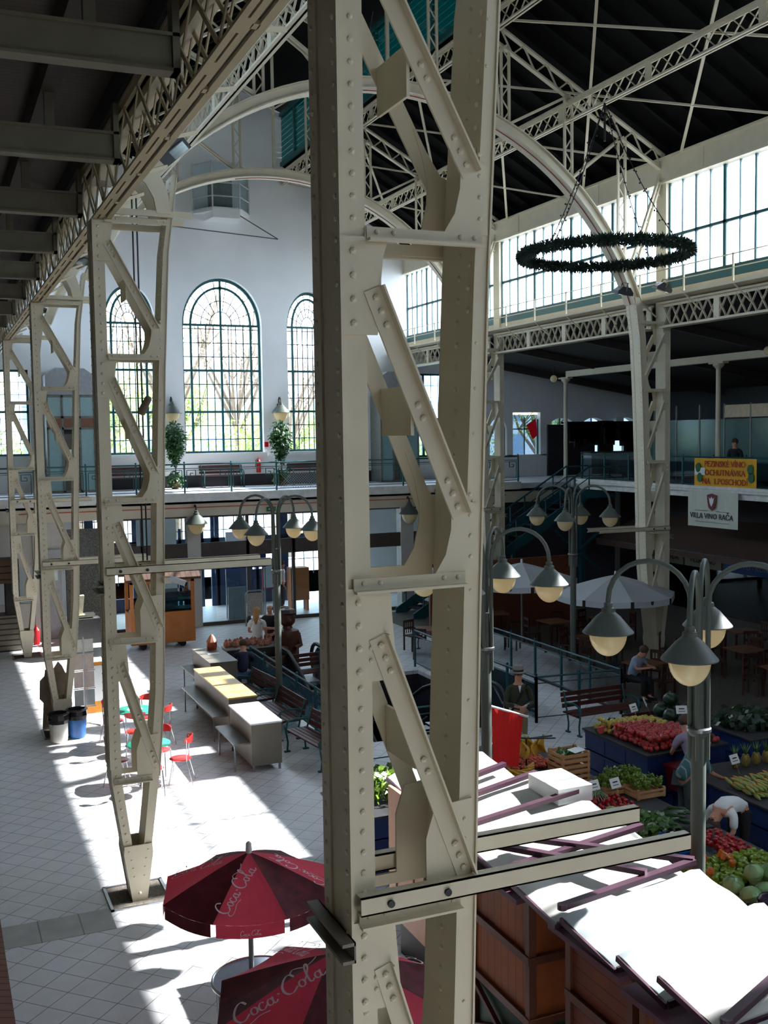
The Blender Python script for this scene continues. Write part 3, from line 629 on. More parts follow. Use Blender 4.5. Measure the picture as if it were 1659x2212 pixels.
# lamps ---------------------------------------------------------------------------
GLOBE = mat('opal_glass', (252, 236, 196), .15, noise=.03, spec=.8, trans=.6)
def lamp_head(par, off, sc=1.):
    """shade with opal globe; off = point where the arm meets the shade"""
    o = Vector(off)
    m_ = MB(); m_.lathe([(.03*sc, 0), (.045*sc, -.01*sc), (.045*sc, -.05*sc), (.065*sc, -.06*sc), (.07*sc, -.1*sc), (.13*sc, -.15*sc), (.15*sc, -.175*sc), (.155*sc, -.18*sc), (.18*sc, -.21*sc), (.185*sc, -.215*sc), (.262*sc, -.305*sc), (.262*sc, -.315*sc), (.18*sc, -.3*sc), (.05*sc, -.2*sc)], o, 28)
    sh = m_.build('lamp_shade', GREYP, par, True)
    m_ = MB(); pr = [(.195*math.cos(a)*sc, (-.31-.25*math.sin(a))*sc) for a in [math.pi/2*i/10 for i in range(11)]]; pr[-1] = (1e-4, pr[-1][1]); m_.lathe(pr[::-1], o, 24); m_.build('glass_globe', GLOBE, sh, True)
def lamp_post(label, loc, rz=0, low=0):
    t = thing('street_lamp', label, 'lamp post', loc, rz, 'four-armed street lamps of the hall')
    m_ = MB(); m_.lathe([(.16, 0), (.16, .05), (.09, .12), (.075, .2), (.075, 3.42), (.06, 3.46), (.055, 3.9)], n=16); m_.lathe([(.085, 3.34), (.1, 3.36), (.1, 3.4), (.085, 3.42)]); m_.build('pole', GREYP, t, True)
    m_ = MB(); m_.lathe([(.11, 3.38), (.125, 3.39), (.125, 3.42), (.11, 3.43)], n=20); m_.build('clamp_ring', STEEL, t, True)
    for k in range(4):
        a = k*math.pi/2; c, s_ = math.cos(a), math.sin(a); r0 = .085; rr = .41; zt = 4.64+(.04 if k % 2 else 0)
        pts = [(c*r0, s_*r0, 3.1), (c*r0, s_*r0, zt)]+[(c*(r0+rr-rr*math.cos(math.pi*i/12)), s_*(r0+rr-rr*math.cos(math.pi*i/12)), zt+rr*math.sin(math.pi*i/12)) for i in range(1, 13)]+[(c*(r0+2*rr), s_*(r0+2*rr), zt-.04)]
        m_ = MB(); m_.tube(pts, .027, 10); arm = m_.build('curved_arm', GREYP, t, True)
        lamp_head(arm, (c*(r0+2*rr), s_*(r0+2*rr), zt-.03))
    return t
lamp_post('four-armed grey street lamp at the right edge, nearest to the viewer', (7.0, 8.45, 0), R(45))
lamp_post('four-armed grey street lamp partly hidden behind the big column', (7.05, 13.0, 0), R(45))
lamp_post('four-armed grey street lamp standing by the benches left of the big column', (7.05, 22.76, 0), R(45))
lamp_post('four-armed grey street lamp farthest away, before the dark staircase', (14.5, 22.2, 0), R(45))
def wall_lamp(label, loc):
    t = thing('wall_lamp', label, 'wall lamp', loc); m_ = MB(); m_.tube([(0, .0, -.1), (0, -.06, .0), (0, -.06, .12), (0, -.16, .2), (0, -.28, .14), (0, -.3, .02)], .028, 8); m_.ball((0, 0, -.1), .07, 8); arm = m_.build('bracket_arm', BLACK, t, True)
    lamp_head(arm, (0, -.3, .04), 1.45); return t
wall_lamp('wall lamp left of the big middle window above the left ficus', (8.52, YW-.02, 7.75)); wall_lamp('wall lamp right of the big middle window above the right ficus', (12.82, YW-.02, 7.75))
wall_lamp('dark wall lamp on the pillar above the food cart', (8.1, YF-.14, 3.95)); wall_lamp('dark wall lamp below the gallery, seen through the big column', (15.9, YF-.14, 3.95))
# oriel bay in the gable and its gate-like frame
t = thing('gable_bay', 'small polygonal projecting bay with thin frames high in the white gable', 'bay window', (10.6, YW, 15.0))
m_ = MB(); m_.prism([(-1.0, 0), (-.45, -.9), (.6, -.9), (1.2, 0)], -.1, .05, 'z'); m_.prism([(-.6, 0), (-.45, -.9), (.6, -.9), (.75, 0)], -.35, -.1, 'z'); m_.build('base', WHITE, t)
m_ = MB()
for x, y in ((-1.0, -.05), (-.45, -.9), (.6, -.9), (1.2, -.05)): m_.box(x-.025, y-.025, 0, x+.025, y+.025, 1.75)
for z in (.45, .95, 1.7): m_.bar((-1, -.05, z), (-.45, -.9, z), .03, .04); m_.bar((-.45, -.9, z), (.6, -.9, z), .03, .04); m_.bar((.6, -.9, z), (1.2, -.05, z), .03, .04)
m_.build('frame', mat('white_metal', (214, 216, 210), .5), t)
m_ = MB(); m_.add([(-1, -.05, 0), (-.45, -.9, 0), (-.45, -.9, 1.7), (-1, -.05, 1.7), (.6, -.9, 0), (.6, -.9, 1.7), (1.2, -.05, 0), (1.2, -.05, 1.7)], [(0, 1, 2, 3), (1, 4, 5, 2), (4, 6, 7, 5)]); m_.build('glass', GLS, t)
m_ = MB(); m_.box(-.4, -.02, .1, .55, -.005, 1.3); m_.build('shutter', mat('bay_grey', (150, 152, 146), .7), t)
m_ = MB(); m_.tube([(0, 0, 0), (1.6, 0, -.85)], .02, 5); m_.tube([(1.6, 0, -.85), (-3.4, 0, -.55)], .02, 5); tag(m_.build('stay_rod', GREYP), 'thin triangular stay rods in front of the white gable wall', 'stay rod').location = (11.2, 40.2, 14.9)
# glazed vestibules at both sides of the gable wall
for X, lb in ((4.72, 'glazed vestibule with wood band on the far gallery, behind the third column'), (17.6, 'glazed vestibule with wood band seen through the big near column')):
    t = thing('vestibule', lb, 'glazed vestibule', (X, 39.6, ZG)); g = mat('vestibule_grey', (110, 110, 102), .6)
    m_ = MB(); m_.prism([(-.85, 3.5), (.85, 3.5), (.85, 4.2), (.5, 4.45), (-.5, 4.45), (-.85, 4.2)], -.02, 1.05); m_.build('roof_box', mat('vestibule_roof', (150, 152, 154), .7), t)
    m_ = MB()
    for x in (-.82, -.3, .3, .82): m_.box(x-.035, -.03, 0, x+.035, .03, 3.5)
    for z in (.04, 2.3, 2.7, 3.45): m_.box(-.85, -.03, z-.04, .85, .03, z+.04)
    m_.box(-.85, 0, 0, -.8, 1.05, 3.5).box(.8, 0, 0, .85, 1.05, 3.5); m_.build('frame', g, t)
    m_ = MB(); m_.box(-.8, -.02, 2.34, .8, 0, 2.66); m_.build('wood_band', mat('band_wood', (122, 78, 56), .6), t)
    m_ = MB(); m_.box(-.26, -.02, 0, .26, 0, 2.1); dd = m_.build('door', mat('door_grey', (84, 80, 72), .6), t); m_ = MB(); m_.box(.16, -.06, 1.0, .2, -.02, 1.15); m_.build('door_handle', STEEL, dd)
    m_ = MB(); m_.box(-.14, -.03, 1.3, .0, -.02, 1.55); m_.build('notice', WHT, dd)
    m_ = MB(); m_.box(-.8, .0, 0, -.3, .01, 2.3).box(.3, .0, 0, .8, .01, 2.3).box(-.8, .0, 2.7, .8, .01, 3.45); m_.build('glass_pane', mat('vestibule_pane', (132, 164, 164), .2, noise=.04), t)
# hanging wreath --------------------------------------------------------------------
WC = Vector((15.36, 22.1, 10.72)); WR = 2.0
t = thing('hanging_wreath', 'big round fir garland ring hanging on chains before the bright clerestory', 'wreath', WC)
m_ = MB(); N = 64
m_.tube([(WR*math.cos(2*math.pi*i/N), WR*math.sin(2*math.pi*i/N), 0) for i in range(N+1)], .06, 6)
for i in range(8000):
    a = random.random()*2*math.pi; b = random.random()*2*math.pi; rr = .03+.08*random.random(); c, s_ = math.cos(a), math.sin(a)
    n_ = Vector((c*math.cos(b), s_*math.cos(b), math.sin(b))); p = Vector((WR*c, WR*s_, 0))+n_*rr; tg = Vector((-s_, c, 0))*random.uniform(-1, 1)
    d = (n_+tg*.9+Vector((random.uniform(-.4, .4),)*3)*.4).normalized()*random.uniform(.07, .14); q = d.cross(Vector((random.random(), random.random(), random.random()))).normalized()*.02
    m_.add([p-q, p+q, p+d], [(0, 1, 2)])
m_.build('fir_garland', mat('dark_fir', (16, 38, 24), .7, noise=.5, scale=20), t)
top = Vector((0, 0, 3.6))
for k in range(4):
    a = R(20+90*k); e = Vector((WR*math.cos(a), WR*math.sin(a), .05)); m_ = MB(); pts = [top.lerp(e, i/14)-Vector((0, 0, .5*math.sin(math.pi*i/14)*.5)) for i in range(15)]
    m_.tube(pts, .012, 5)
    for i in range(1, 14):
        for q in range(2): m_.ball(pts[i]+Vector((random.uniform(-.06, .06), random.uniform(-.06, .06), random.uniform(-.08, .08))), .024, 5)
    m_.build('chain_with_bulbs', BLACK, t)
m_ = MB(); m_.tube([top-Vector((0, 0, .9)), top], .03, 6); m_.ball(top-Vector((0, 0, .3)), .07, 8); m_.build('hook', BLACK, t)
# floodlights --------------------------------------------------------------------------
def flood(label, loc, rot, sc=1.):
    t = thing('floodlight', label, 'floodlight', loc); t.rotation_euler = rot; t.scale = (sc,)*3
    m_ = MB(); m_.prism([(-.2, 0), (.2, 0), (.2, .08), (.1, .2), (-.1, .2), (-.2, .08)], -.28, .28, 'y'); m_.build('housing', BLACK, t)
    m_ = MB(); m_.box(-.05, -.22, -.012, .16, .22, 0); m_.build('lens', mat('floodlight_lens', (200, 210, 212), .15, metal=.6), t)
    m_ = MB(); m_.bar((0, -.3, .1), (0, -.3, .3), .03, .02); m_.bar((0, .3, .1), (0, .3, .3), .03, .02); m_.bar((0, -.3, .3), (0, .3, .3), .03, .02); m_.build('yoke', GREYP, t)
flood('black floodlight on top of the second left column', (3.2, 14.5, 10.22), (R(4), R(-38), R(-25)), 1.1)
flood('black floodlight on top of the third left column', (3.15, 23.7, 10.15), (R(0), R(-20), R(-30)), 1.1)
flood('black floodlight on top of the farthest left column', (3.1, 32.8, 10.1), (0, R(-20), R(-30)))
flood('floodlight fixed left of the white arch foot below the wreath', (16.75, 23.3, 9.95), (R(10), R(10), R(-20)))
flood('floodlight fixed right of the white arch foot, lens turned down', (17.75, 23.0, 10.05), (R(10), R(20), R(-20)))
flood('floodlight by the farther right-hand column, mostly hidden', (17.6, 32.6, 10.0), (0, R(20), R(-20)))
m_ = MB(); m_.tube([(0, 0, 0), (0, .0, 5.2)], .012, 5); m_.tube([(.06, 0, 0), (.06, .0, 5.2)], .012, 5); tag(m_.build('hanging_cable', BLACK), 'pair of thin cables hanging in front of the left arched window', 'cable').location = (2.75, 15.3, 4.6)
m_ = MB(); m_.lathe([(.05, 0), (.06, .02), (.05, .26), (.03, .28)], n=12); o = m_.build('hanging_spotlight', mat('spot_brown', (112, 96, 82), .6)); o.location = (2.78, 15.3, 6.75); o.rotation_euler = (R(20), R(25), 0); tag(o, 'small brown spotlight hanging inside the second left column', 'spotlight')
t = thing('security_camera', 'white bullet camera fixed to the second left column', 'camera', (2.86, 14.45, 4.45))
m_ = MB(); m_.box(0, -.08, -.02, .1, .1, .06); m_.build('mount', CREAM, t); m_ = MB(); m_.bar((.08, -.05, .05), (.28, -.12, -.03), .07, .07); m_.build('body', mat('camera_white', (206, 208, 210), .4), t); m_ = MB(); m_.bar((.28, -.12, -.03), (.3, -.127, -.038), .055, .055); m_.build('lens', BLACK, t)
m_ = MB(); m_.box(-.12, -.01, 0, .12, .01, .62); o = m_.build('notice_board', mat('brown_board', (128, 108, 88), .7)); o.location = (6.9, 19.0, 8.6); o.rotation_euler = (0, R(6), R(-30)); tag(o, 'small brown hanging panel seen through the middle of the big column', 'panel'); m_ = MB(); m_.tube([(0, 0, .6), (.45, 0, 5.6)], .012, 5); m_.build('cable', BLACK, o)
# right gallery furniture ------------------------------------------------------------------
m_ = MB(); m_.box(23.7, 14, 8.62, 23.95, 36.8, 8.85); tag(m_.build('aisle_girder', CREAM), 'long cream beam under the dark ceiling of the right aisle', 'beam')
for Y, lb in ((27.9, 'slender round cream post standing on the right gallery'), (37.0, 'round cream post at the far corner of the right gallery')):
    t = thing('round_post', lb, 'post', (23.82, Y, ZG)); m_ = MB(); m_.lathe([(.13, 0), (.13, .1), (.085, .14), (.075, 3.85), (.085, 3.9), (.16, 3.98), (.18, 4.0), (.18, 4.12)], n=16); m_.build('shaft', CREAM, t, True); m_ = MB(); m_.box(-.12, -.35, 4.06, .12, .35, 4.12); m_.build('cap', CREAM, t)
for X, Y, Z, lb in ((21.0, 33.4, 8.35, 'white globe lamp hanging leftmost under the aisle ceiling'), (22.6, 29.3, 8.5, 'white globe lamp hanging right of the white arch foot'), (23.2, 25.0, 8.75, 'white globe lamp hanging at the right edge of the aisle')):
    t = thing('globe_lamp', lb, 'pendant lamp', (X, Y, Z)); m_ = MB(); m_.ball((0, 0, 0), .13, 14); m_.build('globe', GLOBE, t, True); m_ = MB(); m_.tube([(0, 0, .12), (0, 0, .45)], .012, 5); m_.build('rod', BLACK, t)
t = thing('glass_partition', 'row of tall glass shop panels behind the right gallery', 'glass partition', (26.6, 20, ZG))
for i in range(12):
    y = i*1.35; m_ = MB(); m_.box(-.03, y-.03, 0, .03, y+.03, 2.85); m_.build('mullion', mat('partition_frame', (120, 120, 112), .5), t)
    m_ = MB(); m_.box(-.01, y+.03, .1, 0, y+1.32, 2.3); m_.build('glass_pane', mat('frosted_teal_panel', (74, 100, 98), .15, noise=.05), t)
    if 2 < i < 8: m_ = MB(); m_.box(-.02, y+.03, 2.35, .01, y+1.32, 2.8); m_.build('cream_panel', mat('cream_panel', (196, 176, 146), .7), t)
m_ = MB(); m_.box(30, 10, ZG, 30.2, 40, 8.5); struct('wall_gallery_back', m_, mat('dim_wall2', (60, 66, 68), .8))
def plate(name, label, cat, pts, m, th=.01, group=None):
    m_ = MB(); a, b, c, d = [Vector(p) for p in pts]; n = (b-a).cross(d-a).normalized()*th; m_.add([a, b, c, d, a+n, b+n, c+n, d+n], [(0, 1, 2, 3), (4, 7, 6, 5), (0, 4, 5, 1), (1, 5, 6, 2), (2, 6, 7, 3), (3, 7, 4, 0)])
    return tag(m_.build(name, m), label, cat, group) if label else m_
def lettering(txt, size, mtl, parent, M, ext=.004, shear=0, sp=1.0, name='lettering'):
    cu = bpy.data.curves.new('text', 'FONT'); cu.body = txt; cu.size = size; cu.extrude = ext; cu.align_x = 'CENTER'; cu.align_y = 'CENTER'; cu.shear = shear; cu.space_character = sp; cu.resolution_u = 2
    o = bpy.data.objects.new('text', cu); col.objects.link(o); dg = bpy.context.evaluated_depsgraph_get(); me = bpy.data.meshes.new_from_object(o.evaluated_get(dg)); bpy.data.objects.remove(o)
    me.materials.clear(); me.materials.append(mtl); n = bpy.data.objects.new(name, me); col.objects.link(n); n.parent = parent; n.matrix_local = M; return n
def faceM(origin, right, up):
    r_, u_ = Vector(right).normalized(), Vector(up).normalized(); n = r_.cross(u_); m_ = Matrix((r_, u_, n)).transposed().to_4x4(); m_.translation = Vector(origin); return m_
# yellow banner over the railing, white banner hanging from the slab (both face the nave, -X)
t = thing('yellow_banner', 'yellow wine-tasting banner with red capitals on the right gallery railing', 'banner', (23.12, 28.2, 4.57))
m_ = MB(); N = 12; m_.add([(.0+.02*math.sin(i*1.3), -2.86*i/N, z) for i in range(N+1) for z in (0, .93)], [(2*i, 2*i+2, 2*i+3, 2*i+1) for i in range(N)]); m_.build('cloth', mat('banner_yellow', (226, 168, 28), .7, noise=.04), t)
RED = mat('banner_red', (172, 34, 30), .6); GRN = mat('banner_green', (30, 96, 60), .6)
for k, s_ in enumerate(('PEZINSKÉ VÍNO', 'OCHUTNÁVKA', 'NA  1.POSCHODÍ')): lettering(s_, .27, RED, t, faceM((-.04, -1.48, .74-.28*k), (0, -1, 0), (0, 0, 1)), .006)
for y, z in ((-.22, .62), (-.3, .3), (-2.62, .6), (-2.66, .35)):
    m_ = MB(); m_.lathe([(.16, -.01), (.16, .01)], n=9); o = m_.build('leaf_motif', GRN, t); o.location = (-.03, y, z); o.rotation_euler = (0, R(90), 0); o.scale = (1, .8, 1)
m_ = MB(); m_.box(-.035, -.55, .38, -.03, -.05, .62); m_.build('paper_patch', WHT, t)
t = thing('white_banner', 'white winery banner with a lion crest below the yellow banner', 'banner', (22.95, 28.3, 3.28))
m_ = MB(); m_.add([(.02*math.sin(i*1.1), -2.35*i/N, z) for i in range(N+1) for z in (.02*i/N, 1.16)], [(2*i, 2*i+2, 2*i+3, 2*i+1) for i in range(N)]); m_.build('cloth', mat('banner_white', (206, 206, 190), .7, noise=.03), t)
INK = mat('dark_ink', (40, 44, 48), .6); lettering('VILLA VINO RAČA', .25, INK, t, faceM((-.04, -1.17, .36), (0, -1, 0), (0, 0, 1)), .006)
m_ = MB(); m_.box(-.04, -2.0, .17, -.035, -.4, .18).box(-.04, -1.0, .53, -.035, -.4, .54).box(-.04, -2.0, .53, -.035, -1.4, .54); m_.build('rule_lines', INK, t)
m_ = MB(); m_.prism([(-.98, 1.05), (-1.0, .85), (-1.05, .65), (-1.2, .55), (-1.35, .65), (-1.4, .85), (-1.42, 1.05), (-1.2, 1.1)], -.05, -.03, 'x'); o = m_.build('crest', mat('crest_red', (112, 40, 44), .6), t)
m_ = MB(); m_.prism([(-1.08, .98), (-1.12, .8), (-1.2, .68), (-1.28, .8), (-1.32, .98), (-1.26, .92), (-1.2, 1.0), (-1.14, .92)], -.058, -.05, 'x'); m_.build('lion_face', WHT, o)
# ------------------------------------------------------------ people
def skin_mesh(name, V, E, m, parent, sub=1, root=0):
    me = bpy.data.meshes.new(name); me.from_pydata([v[0] for v in V], E, []); o = bpy.data.objects.new(name, me); col.objects.link(o); o.parent = parent
    o.modifiers.new('skin', 'SKIN'); sl = me.skin_vertices[0].data if me.skin_vertices else None
    if sl is None:
        bm = bmesh.new(); bm.from_mesh(me); bm.verts.layers.skin.verify(); bm.to_mesh(me); bm.free(); sl = me.skin_vertices[0].data
    for i, v in enumerate(V): r = v[1]; sl[i].radius = r if isinstance(r, tuple) else (r, r); sl[i].use_root = (i == root)
    s = o.modifiers.new('sub', 'SUBSURF'); s.levels = sub; s.render_levels = sub
    me.materials.append(m)
    # bake the modifiers into plain geometry
    dg = bpy.context.evaluated_depsgraph_get(); dg.update(); me2 = bpy.data.meshes.new_from_object(o.evaluated_get(dg)); o.modifiers.clear(); o.data = me2
    for p in me2.polygons: p.use_smooth = True
    return o
def person(label, loc, rz, shirt, pants, hair, J=None, hat=None, sleeve=.5, longhair=False, group=None, apron=None):
    """local frame: figure faces -Y, x to its left hand side"""
    t = thing('person', label, 'person', loc, rz, group)
    P = dict(pel=(0, 0, .95), wai=(0, 0, 1.08), che=(0, .01, 1.3), shn=(0, .01, 1.45), nec=(0, 0, 1.53), hd=(0, -.01, 1.61), hd2=(0, -.005, 1.7),
             hl=(.1, 0, .9), kl=(.11, -.02, .5), al=(.11, .02, .09), tl=(.12, -.15, .04), hr=(-.1, 0, .9), kr=(-.11, -.02, .5), ar=(-.11, .02, .09), tr=(-.12, -.15, .04),
             sl=(.19, .01, 1.42), el=(.25, .04, 1.14), wl=(.22, -.1, .92), sr=(-.19, .01, 1.42), er=(-.25, .04, 1.14), wr=(-.22, -.1, .92))
    P.update(J or {}); P = {k: Vector(v) for k, v in P.items()}
    V = []; E = []; ix = {}
    def v(k, r, p=None, par=None):
        ix[k] = len(V); V.append((tuple(p if p is not None else P[k]), r)); 
        if par is not None: E.append((ix[par], ix[k]))
    v('pel', (.14, .11)); v('wai', (.13, .1), par='pel'); v('che', (.15, .11), par='wai'); v('shn', (.12, .08), par='che'); v('nec', .055, par='shn')
    hdv = (P['hd2']-P['nec']).normalized()
    v('hd', (.07, .08), par='nec'); v('hd2', (.085, .1), par='hd'); v('cr', (.06, .07), P['hd2']+hdv*.07, 'hd2')
    fwd = (Vector((0, -1, 0))-hdv*(Vector((0, -1, 0)).dot(hdv))).normalized(); v('nose', .016, P['hd']+hdv*.045+fwd*.105, 'hd')
    for s in 'lr':
        v('h'+s, .085, par='pel'); v('k'+s, .055, par='h'+s); v('a'+s, .04, par='k'+s); v('t'+s, (.035, .03), par='a'+s)
        v('s'+s, .055, par='shn'); v('e'+s, .04, par='s'+s); v('w'+s, .026, par='e'+s)
        d = (P['w'+s]-P['e'+s]).normalized(); v('p'+s, (.034, .018), P['w'+s]+d*.07, 'w'+s); sd = d.cross(Vector((0, 0, 1)))
        sd = sd.normalized() if sd.length > .1 else Vector((1, 0, 0))
        dn = d.cross(sd).normalized()
        if dn.z > 0: dn = -dn
        for q in range(4):
            b = P['w'+s]+d*(.1)+sd*(-.03+.02*q); L = (.06, .075, .07, .05)[q]; v('f%d%s' % (q, s), .0085, b, 'p'+s); v('g%d%s' % (q, s), .0075, b+d*L*.6+dn*.015, 'f%d%s' % (q, s)); v('i%d%s' % (q, s), .006, b+d*L*.9+dn*.045, 'g%d%s' % (q, s))
        b = P['w'+s]+d*.04+sd*(.035 if s == 'l' else -.035); v('th'+s, .01, b, 'p'+s); v('ti'+s, .008, b+d*.05+sd*(.02 if s == 'l' else -.02), 'th'+s)
    body = skin_mesh('body', V, E, SKIN, t)
    # eyes and ears are small children of the head
    rt = hdv.cross(fwd).normalized()
    m_ = MB()
    for s in (-1, 1): m_.ball(P['hd2']-hdv*.01+fwd*.088+rt*s*.032, .011, 6)
    m_.build('eyes', BLACK, t)
    # hair
    m_ = MB(); c = P['hd2']+hdv*.028-fwd*.018
    if hair is not None:
        m_.ball(c, .105, 12, 1, 1.08, 1.0)
        if longhair: m_.tube([c-fwd*.03, c-fwd*.1-hdv*.08, c-fwd*.13-hdv*.22, c-fwd*.12-hdv*.36], [.09, .085, .07, .02], 10)
        m_.build('hair', hair, t, True)
    if hat:
        h = thing('hat', 'x', 'x'); bpy.data.objects.remove(h)
        m_ = MB(); m_.lathe([(.16, -.01), (.175, .0), (.16, .012), (.105, .015), (.1, .1), (.085, .125), (.03, .105), (.001, .1)], P['hd2']+hdv*.045, 20); m_.build('hat', hat, t, True)
        m_ = MB(); m_.lathe([(.108, .015), (.107, .045)], P['hd2']+hdv*.045, 20); m_.build('hat_band', BLACK, t, True)
    # trousers
    V2 = [(tuple(P['pel']+Vector((0, 0, .06))), (.15, .12))]; E2 = []
    for s in 'lr':
        n = len(V2); V2 += [(tuple(P['h'+s]), .1), (tuple(P['k'+s]), .075), (tuple(P['a'+s]+Vector((0, 0, .02))), .06)]; E2 += [(0, n), (n, n+1), (n+1, n+2)]
    skin_mesh('trousers', V2, E2, pants, t)
    # shirt with sleeves
    V3 = [(tuple(P['pel'].lerp(P['wai'], -.1)), (.16, .125)), (tuple(P['wai']), (.15, .12)), (tuple(P['che']), (.168, .13)), (tuple(P['shn']-Vector((0, 0, .0))), (.13, .09)), (tuple(P['shn'].lerp(P['nec'], .4)), (.07, .065))]; E3 = [(0, 1), (1, 2), (2, 3), (3, 4)]
    for s in 'lr':
        n = len(V3); e = P['s'+s].lerp(P['e'+s], min(1, sleeve*2)); V3 += [(tuple(P['s'+s]), .072), (tuple(e), .06)]; E3 += [(3, n), (n, n+1)]
        if sleeve > .5: V3.append((tuple(P['e'+s].lerp(P['w'+s], (sleeve-.5)*2)), .045)); E3.append((n+1, n+2))
    skin_mesh('shirt', V3, E3, shirt, t)
    m_ = MB()
    for s in 'lr': m_.prism([(P['a'+s].x-.05, P['a'+s].y+.05), (P['a'+s].x+.05, P['a'+s].y+.05), (P['t'+s].x+.05, P['t'+s].y), (P['t'+s].x, P['t'+s].y-.06), (P['t'+s].x-.05, P['t'+s].y)], P['a'+s].z-.09, P['a'+s].z-.01, 'z')
    m_.build('shoes', BLACK, t)
    return t
NAVY = mat('navy_cloth', (34, 38, 66), .8); BLK = mat('black_cloth', (24, 24, 28), .8); OLIVE = mat('olive_jacket', (54, 54, 36), .8); KHAKI = mat('khaki_cloth', (130, 120, 88), .8); GREENT = mat('green_cloth', (22, 122, 72), .8); JEANS = mat('jeans', (70, 92, 130), .8)
FELT = mat('grey_felt', (128, 124, 118), .9); PLUM = mat('pale_lilac_cloth', (150, 138, 160), .8)
crossed = dict(wl=(-.1, -.26, 1.14), el=(.27, -.06, 1.16), wr=(.1, -.24, 1.18), er=(-.27, -.06, 1.16))
man = person('man in black polo and dark trousers, arms crossed, by the pottery table', (8.45, 28.0, 0), R(-35), BLK, BLK, None, crossed, sleeve=.4)
m_ = MB(); m_.ball((0, .03, 1.68), .097, 12, 1, 1.05, .75); m_.build('grey_hair', mat('grey_hair', (120, 112, 106)), man, True)
person('blond woman in white T-shirt and green trousers, back to the viewer', (7.95, 27.55, 0), R(150), WHT, GREENT, HAIRY, dict(wl=(.12, -.3, 1.1), el=(.24, -.04, 1.14)), sleeve=.3, longhair=True)
sit = dict(pel=(0, 0, .52), wai=(0, -.04, .66), che=(0, -.12, .86), shn=(0, -.2, 1.0), nec=(0, -.24, 1.06), hd=(0, -.31, 1.12), hd2=(0, -.34, 1.2), hl=(.1, 0, .5), hr=(-.1, 0, .5), kl=(.13, -.42, .5), kr=(-.13, -.42, .5), al=(.13, -.4, .09), ar=(-.13, -.4, .09), tl=(.13, -.56, .04), tr=(-.13, -.56, .04),
           sl=(.19, -.18, .97), sr=(-.19, -.18, .97), el=(.24, -.3, .78), er=(-.24, -.3, .78), wl=(.1, -.5, .82), wr=(-.1, -.5, .82))
person('seated man in navy jacket and jeans bent over the pottery counter', (6.95, 25.45, 0), R(160), NAVY, JEANS, HAIRB, sit, sleeve=.95)
hatm = person('man in grey felt hat and olive jacket reading papers behind the melons', (10.42, 17.9, 0), R(-18), OLIVE, KHAKI, HAIRB, dict(wl=(.06, -.3, 1.12), el=(.27, -.04, 1.12), wr=(-.08, -.3, 1.12), er=(-.27, -.04, 1.12)), hat=FELT, sleeve=.92)
m_ = MB(); m_.prism([(-.03, 1.5), (.03, 1.5), (.0, 1.36)], -.155, -.14); m_.build('white_undershirt', WHT, hatm)
m_ = MB(); m_.bar((.16, -.05, 1.5), (-.17, -.18, 1.0), .02, .04); m_.build('shoulder_strap', BLACK, hatm)
t = thing('folded_papers', 'white folded papers in the hands of the man with the hat', 'papers', (10.42, 17.9, 0), R(-18)); m_ = MB(); m_.add([(-.15, -.36, 1.2), (0, -.4, 1.13), (0, -.28, 1.12), (-.15, -.26, 1.17), (.15, -.36, 1.2), (.15, -.26, 1.17)], [(0, 1, 2, 3), (1, 4, 5, 2)]); m_.build('sheets', WHT, t)
lean = dict(pel=(0, .1, .93), wai=(0, 0, 1.05), che=(0, -.12, 1.22), shn=(0, -.22, 1.36), nec=(0, -.27, 1.42), hd=(0, -.33, 1.47), hd2=(0, -.36, 1.55), sl=(.19, -.2, 1.32), sr=(-.19, -.2, 1.32), el=(.25, -.3, 1.08), er=(-.25, -.3, 1.08), wl=(.18, -.5, .98), wr=(-.18, -.5, .98))
person('customer in a blue striped shirt leaning over the vegetable stand, half behind the lamp pole', (10.72, 13.25, 0), R(80), lined('striped_shirt', (60, 104, 110), (150, 160, 150), 14, 0, .2), mat('grey_trousers', (70, 78, 78), .8), HAIRB, lean, sleeve=.5)
person('woman in pale lilac shirt bending at the apple stand', (11.3, 13.75, 0), R(165), PLUM, mat('dark_skirt', (50, 30, 34), .8), HAIRB, lean, sleeve=.35)
bend = dict(pel=(0, .1, .92), wai=(0, -.04, 1.02), che=(0, -.26, 1.08), shn=(0, -.42, 1.02), nec=(0, -.5, .98), hd=(0, -.56, .92), hd2=(0, -.62, .87), sl=(.19, -.4, .99), sr=(-.19, -.4, .99), el=(.22, -.46, .76), er=(-.22, -.46, .76), wl=(.15, -.6, .62), wr=(-.15, -.6, .62))
person('seller in white shirt and black apron bent deep behind the pepper crates', (10.55, 11.85, 0), R(-75), WHT, BLK, HAIRB, bend, sleeve=.45)
person('guest in pale shirt sitting at the dark tables under the white umbrella', (15.3, 20.9, 0), R(20), mat('pale_blue_shirt', (150, 160, 180), .8), BLK, HAIRB, sit, sleeve=.4)
person('dark-haired person in black behind the yellow banner on the gallery', (24.0, 27.3, 4.3), R(-70), BLK, BLK, HAIRB)
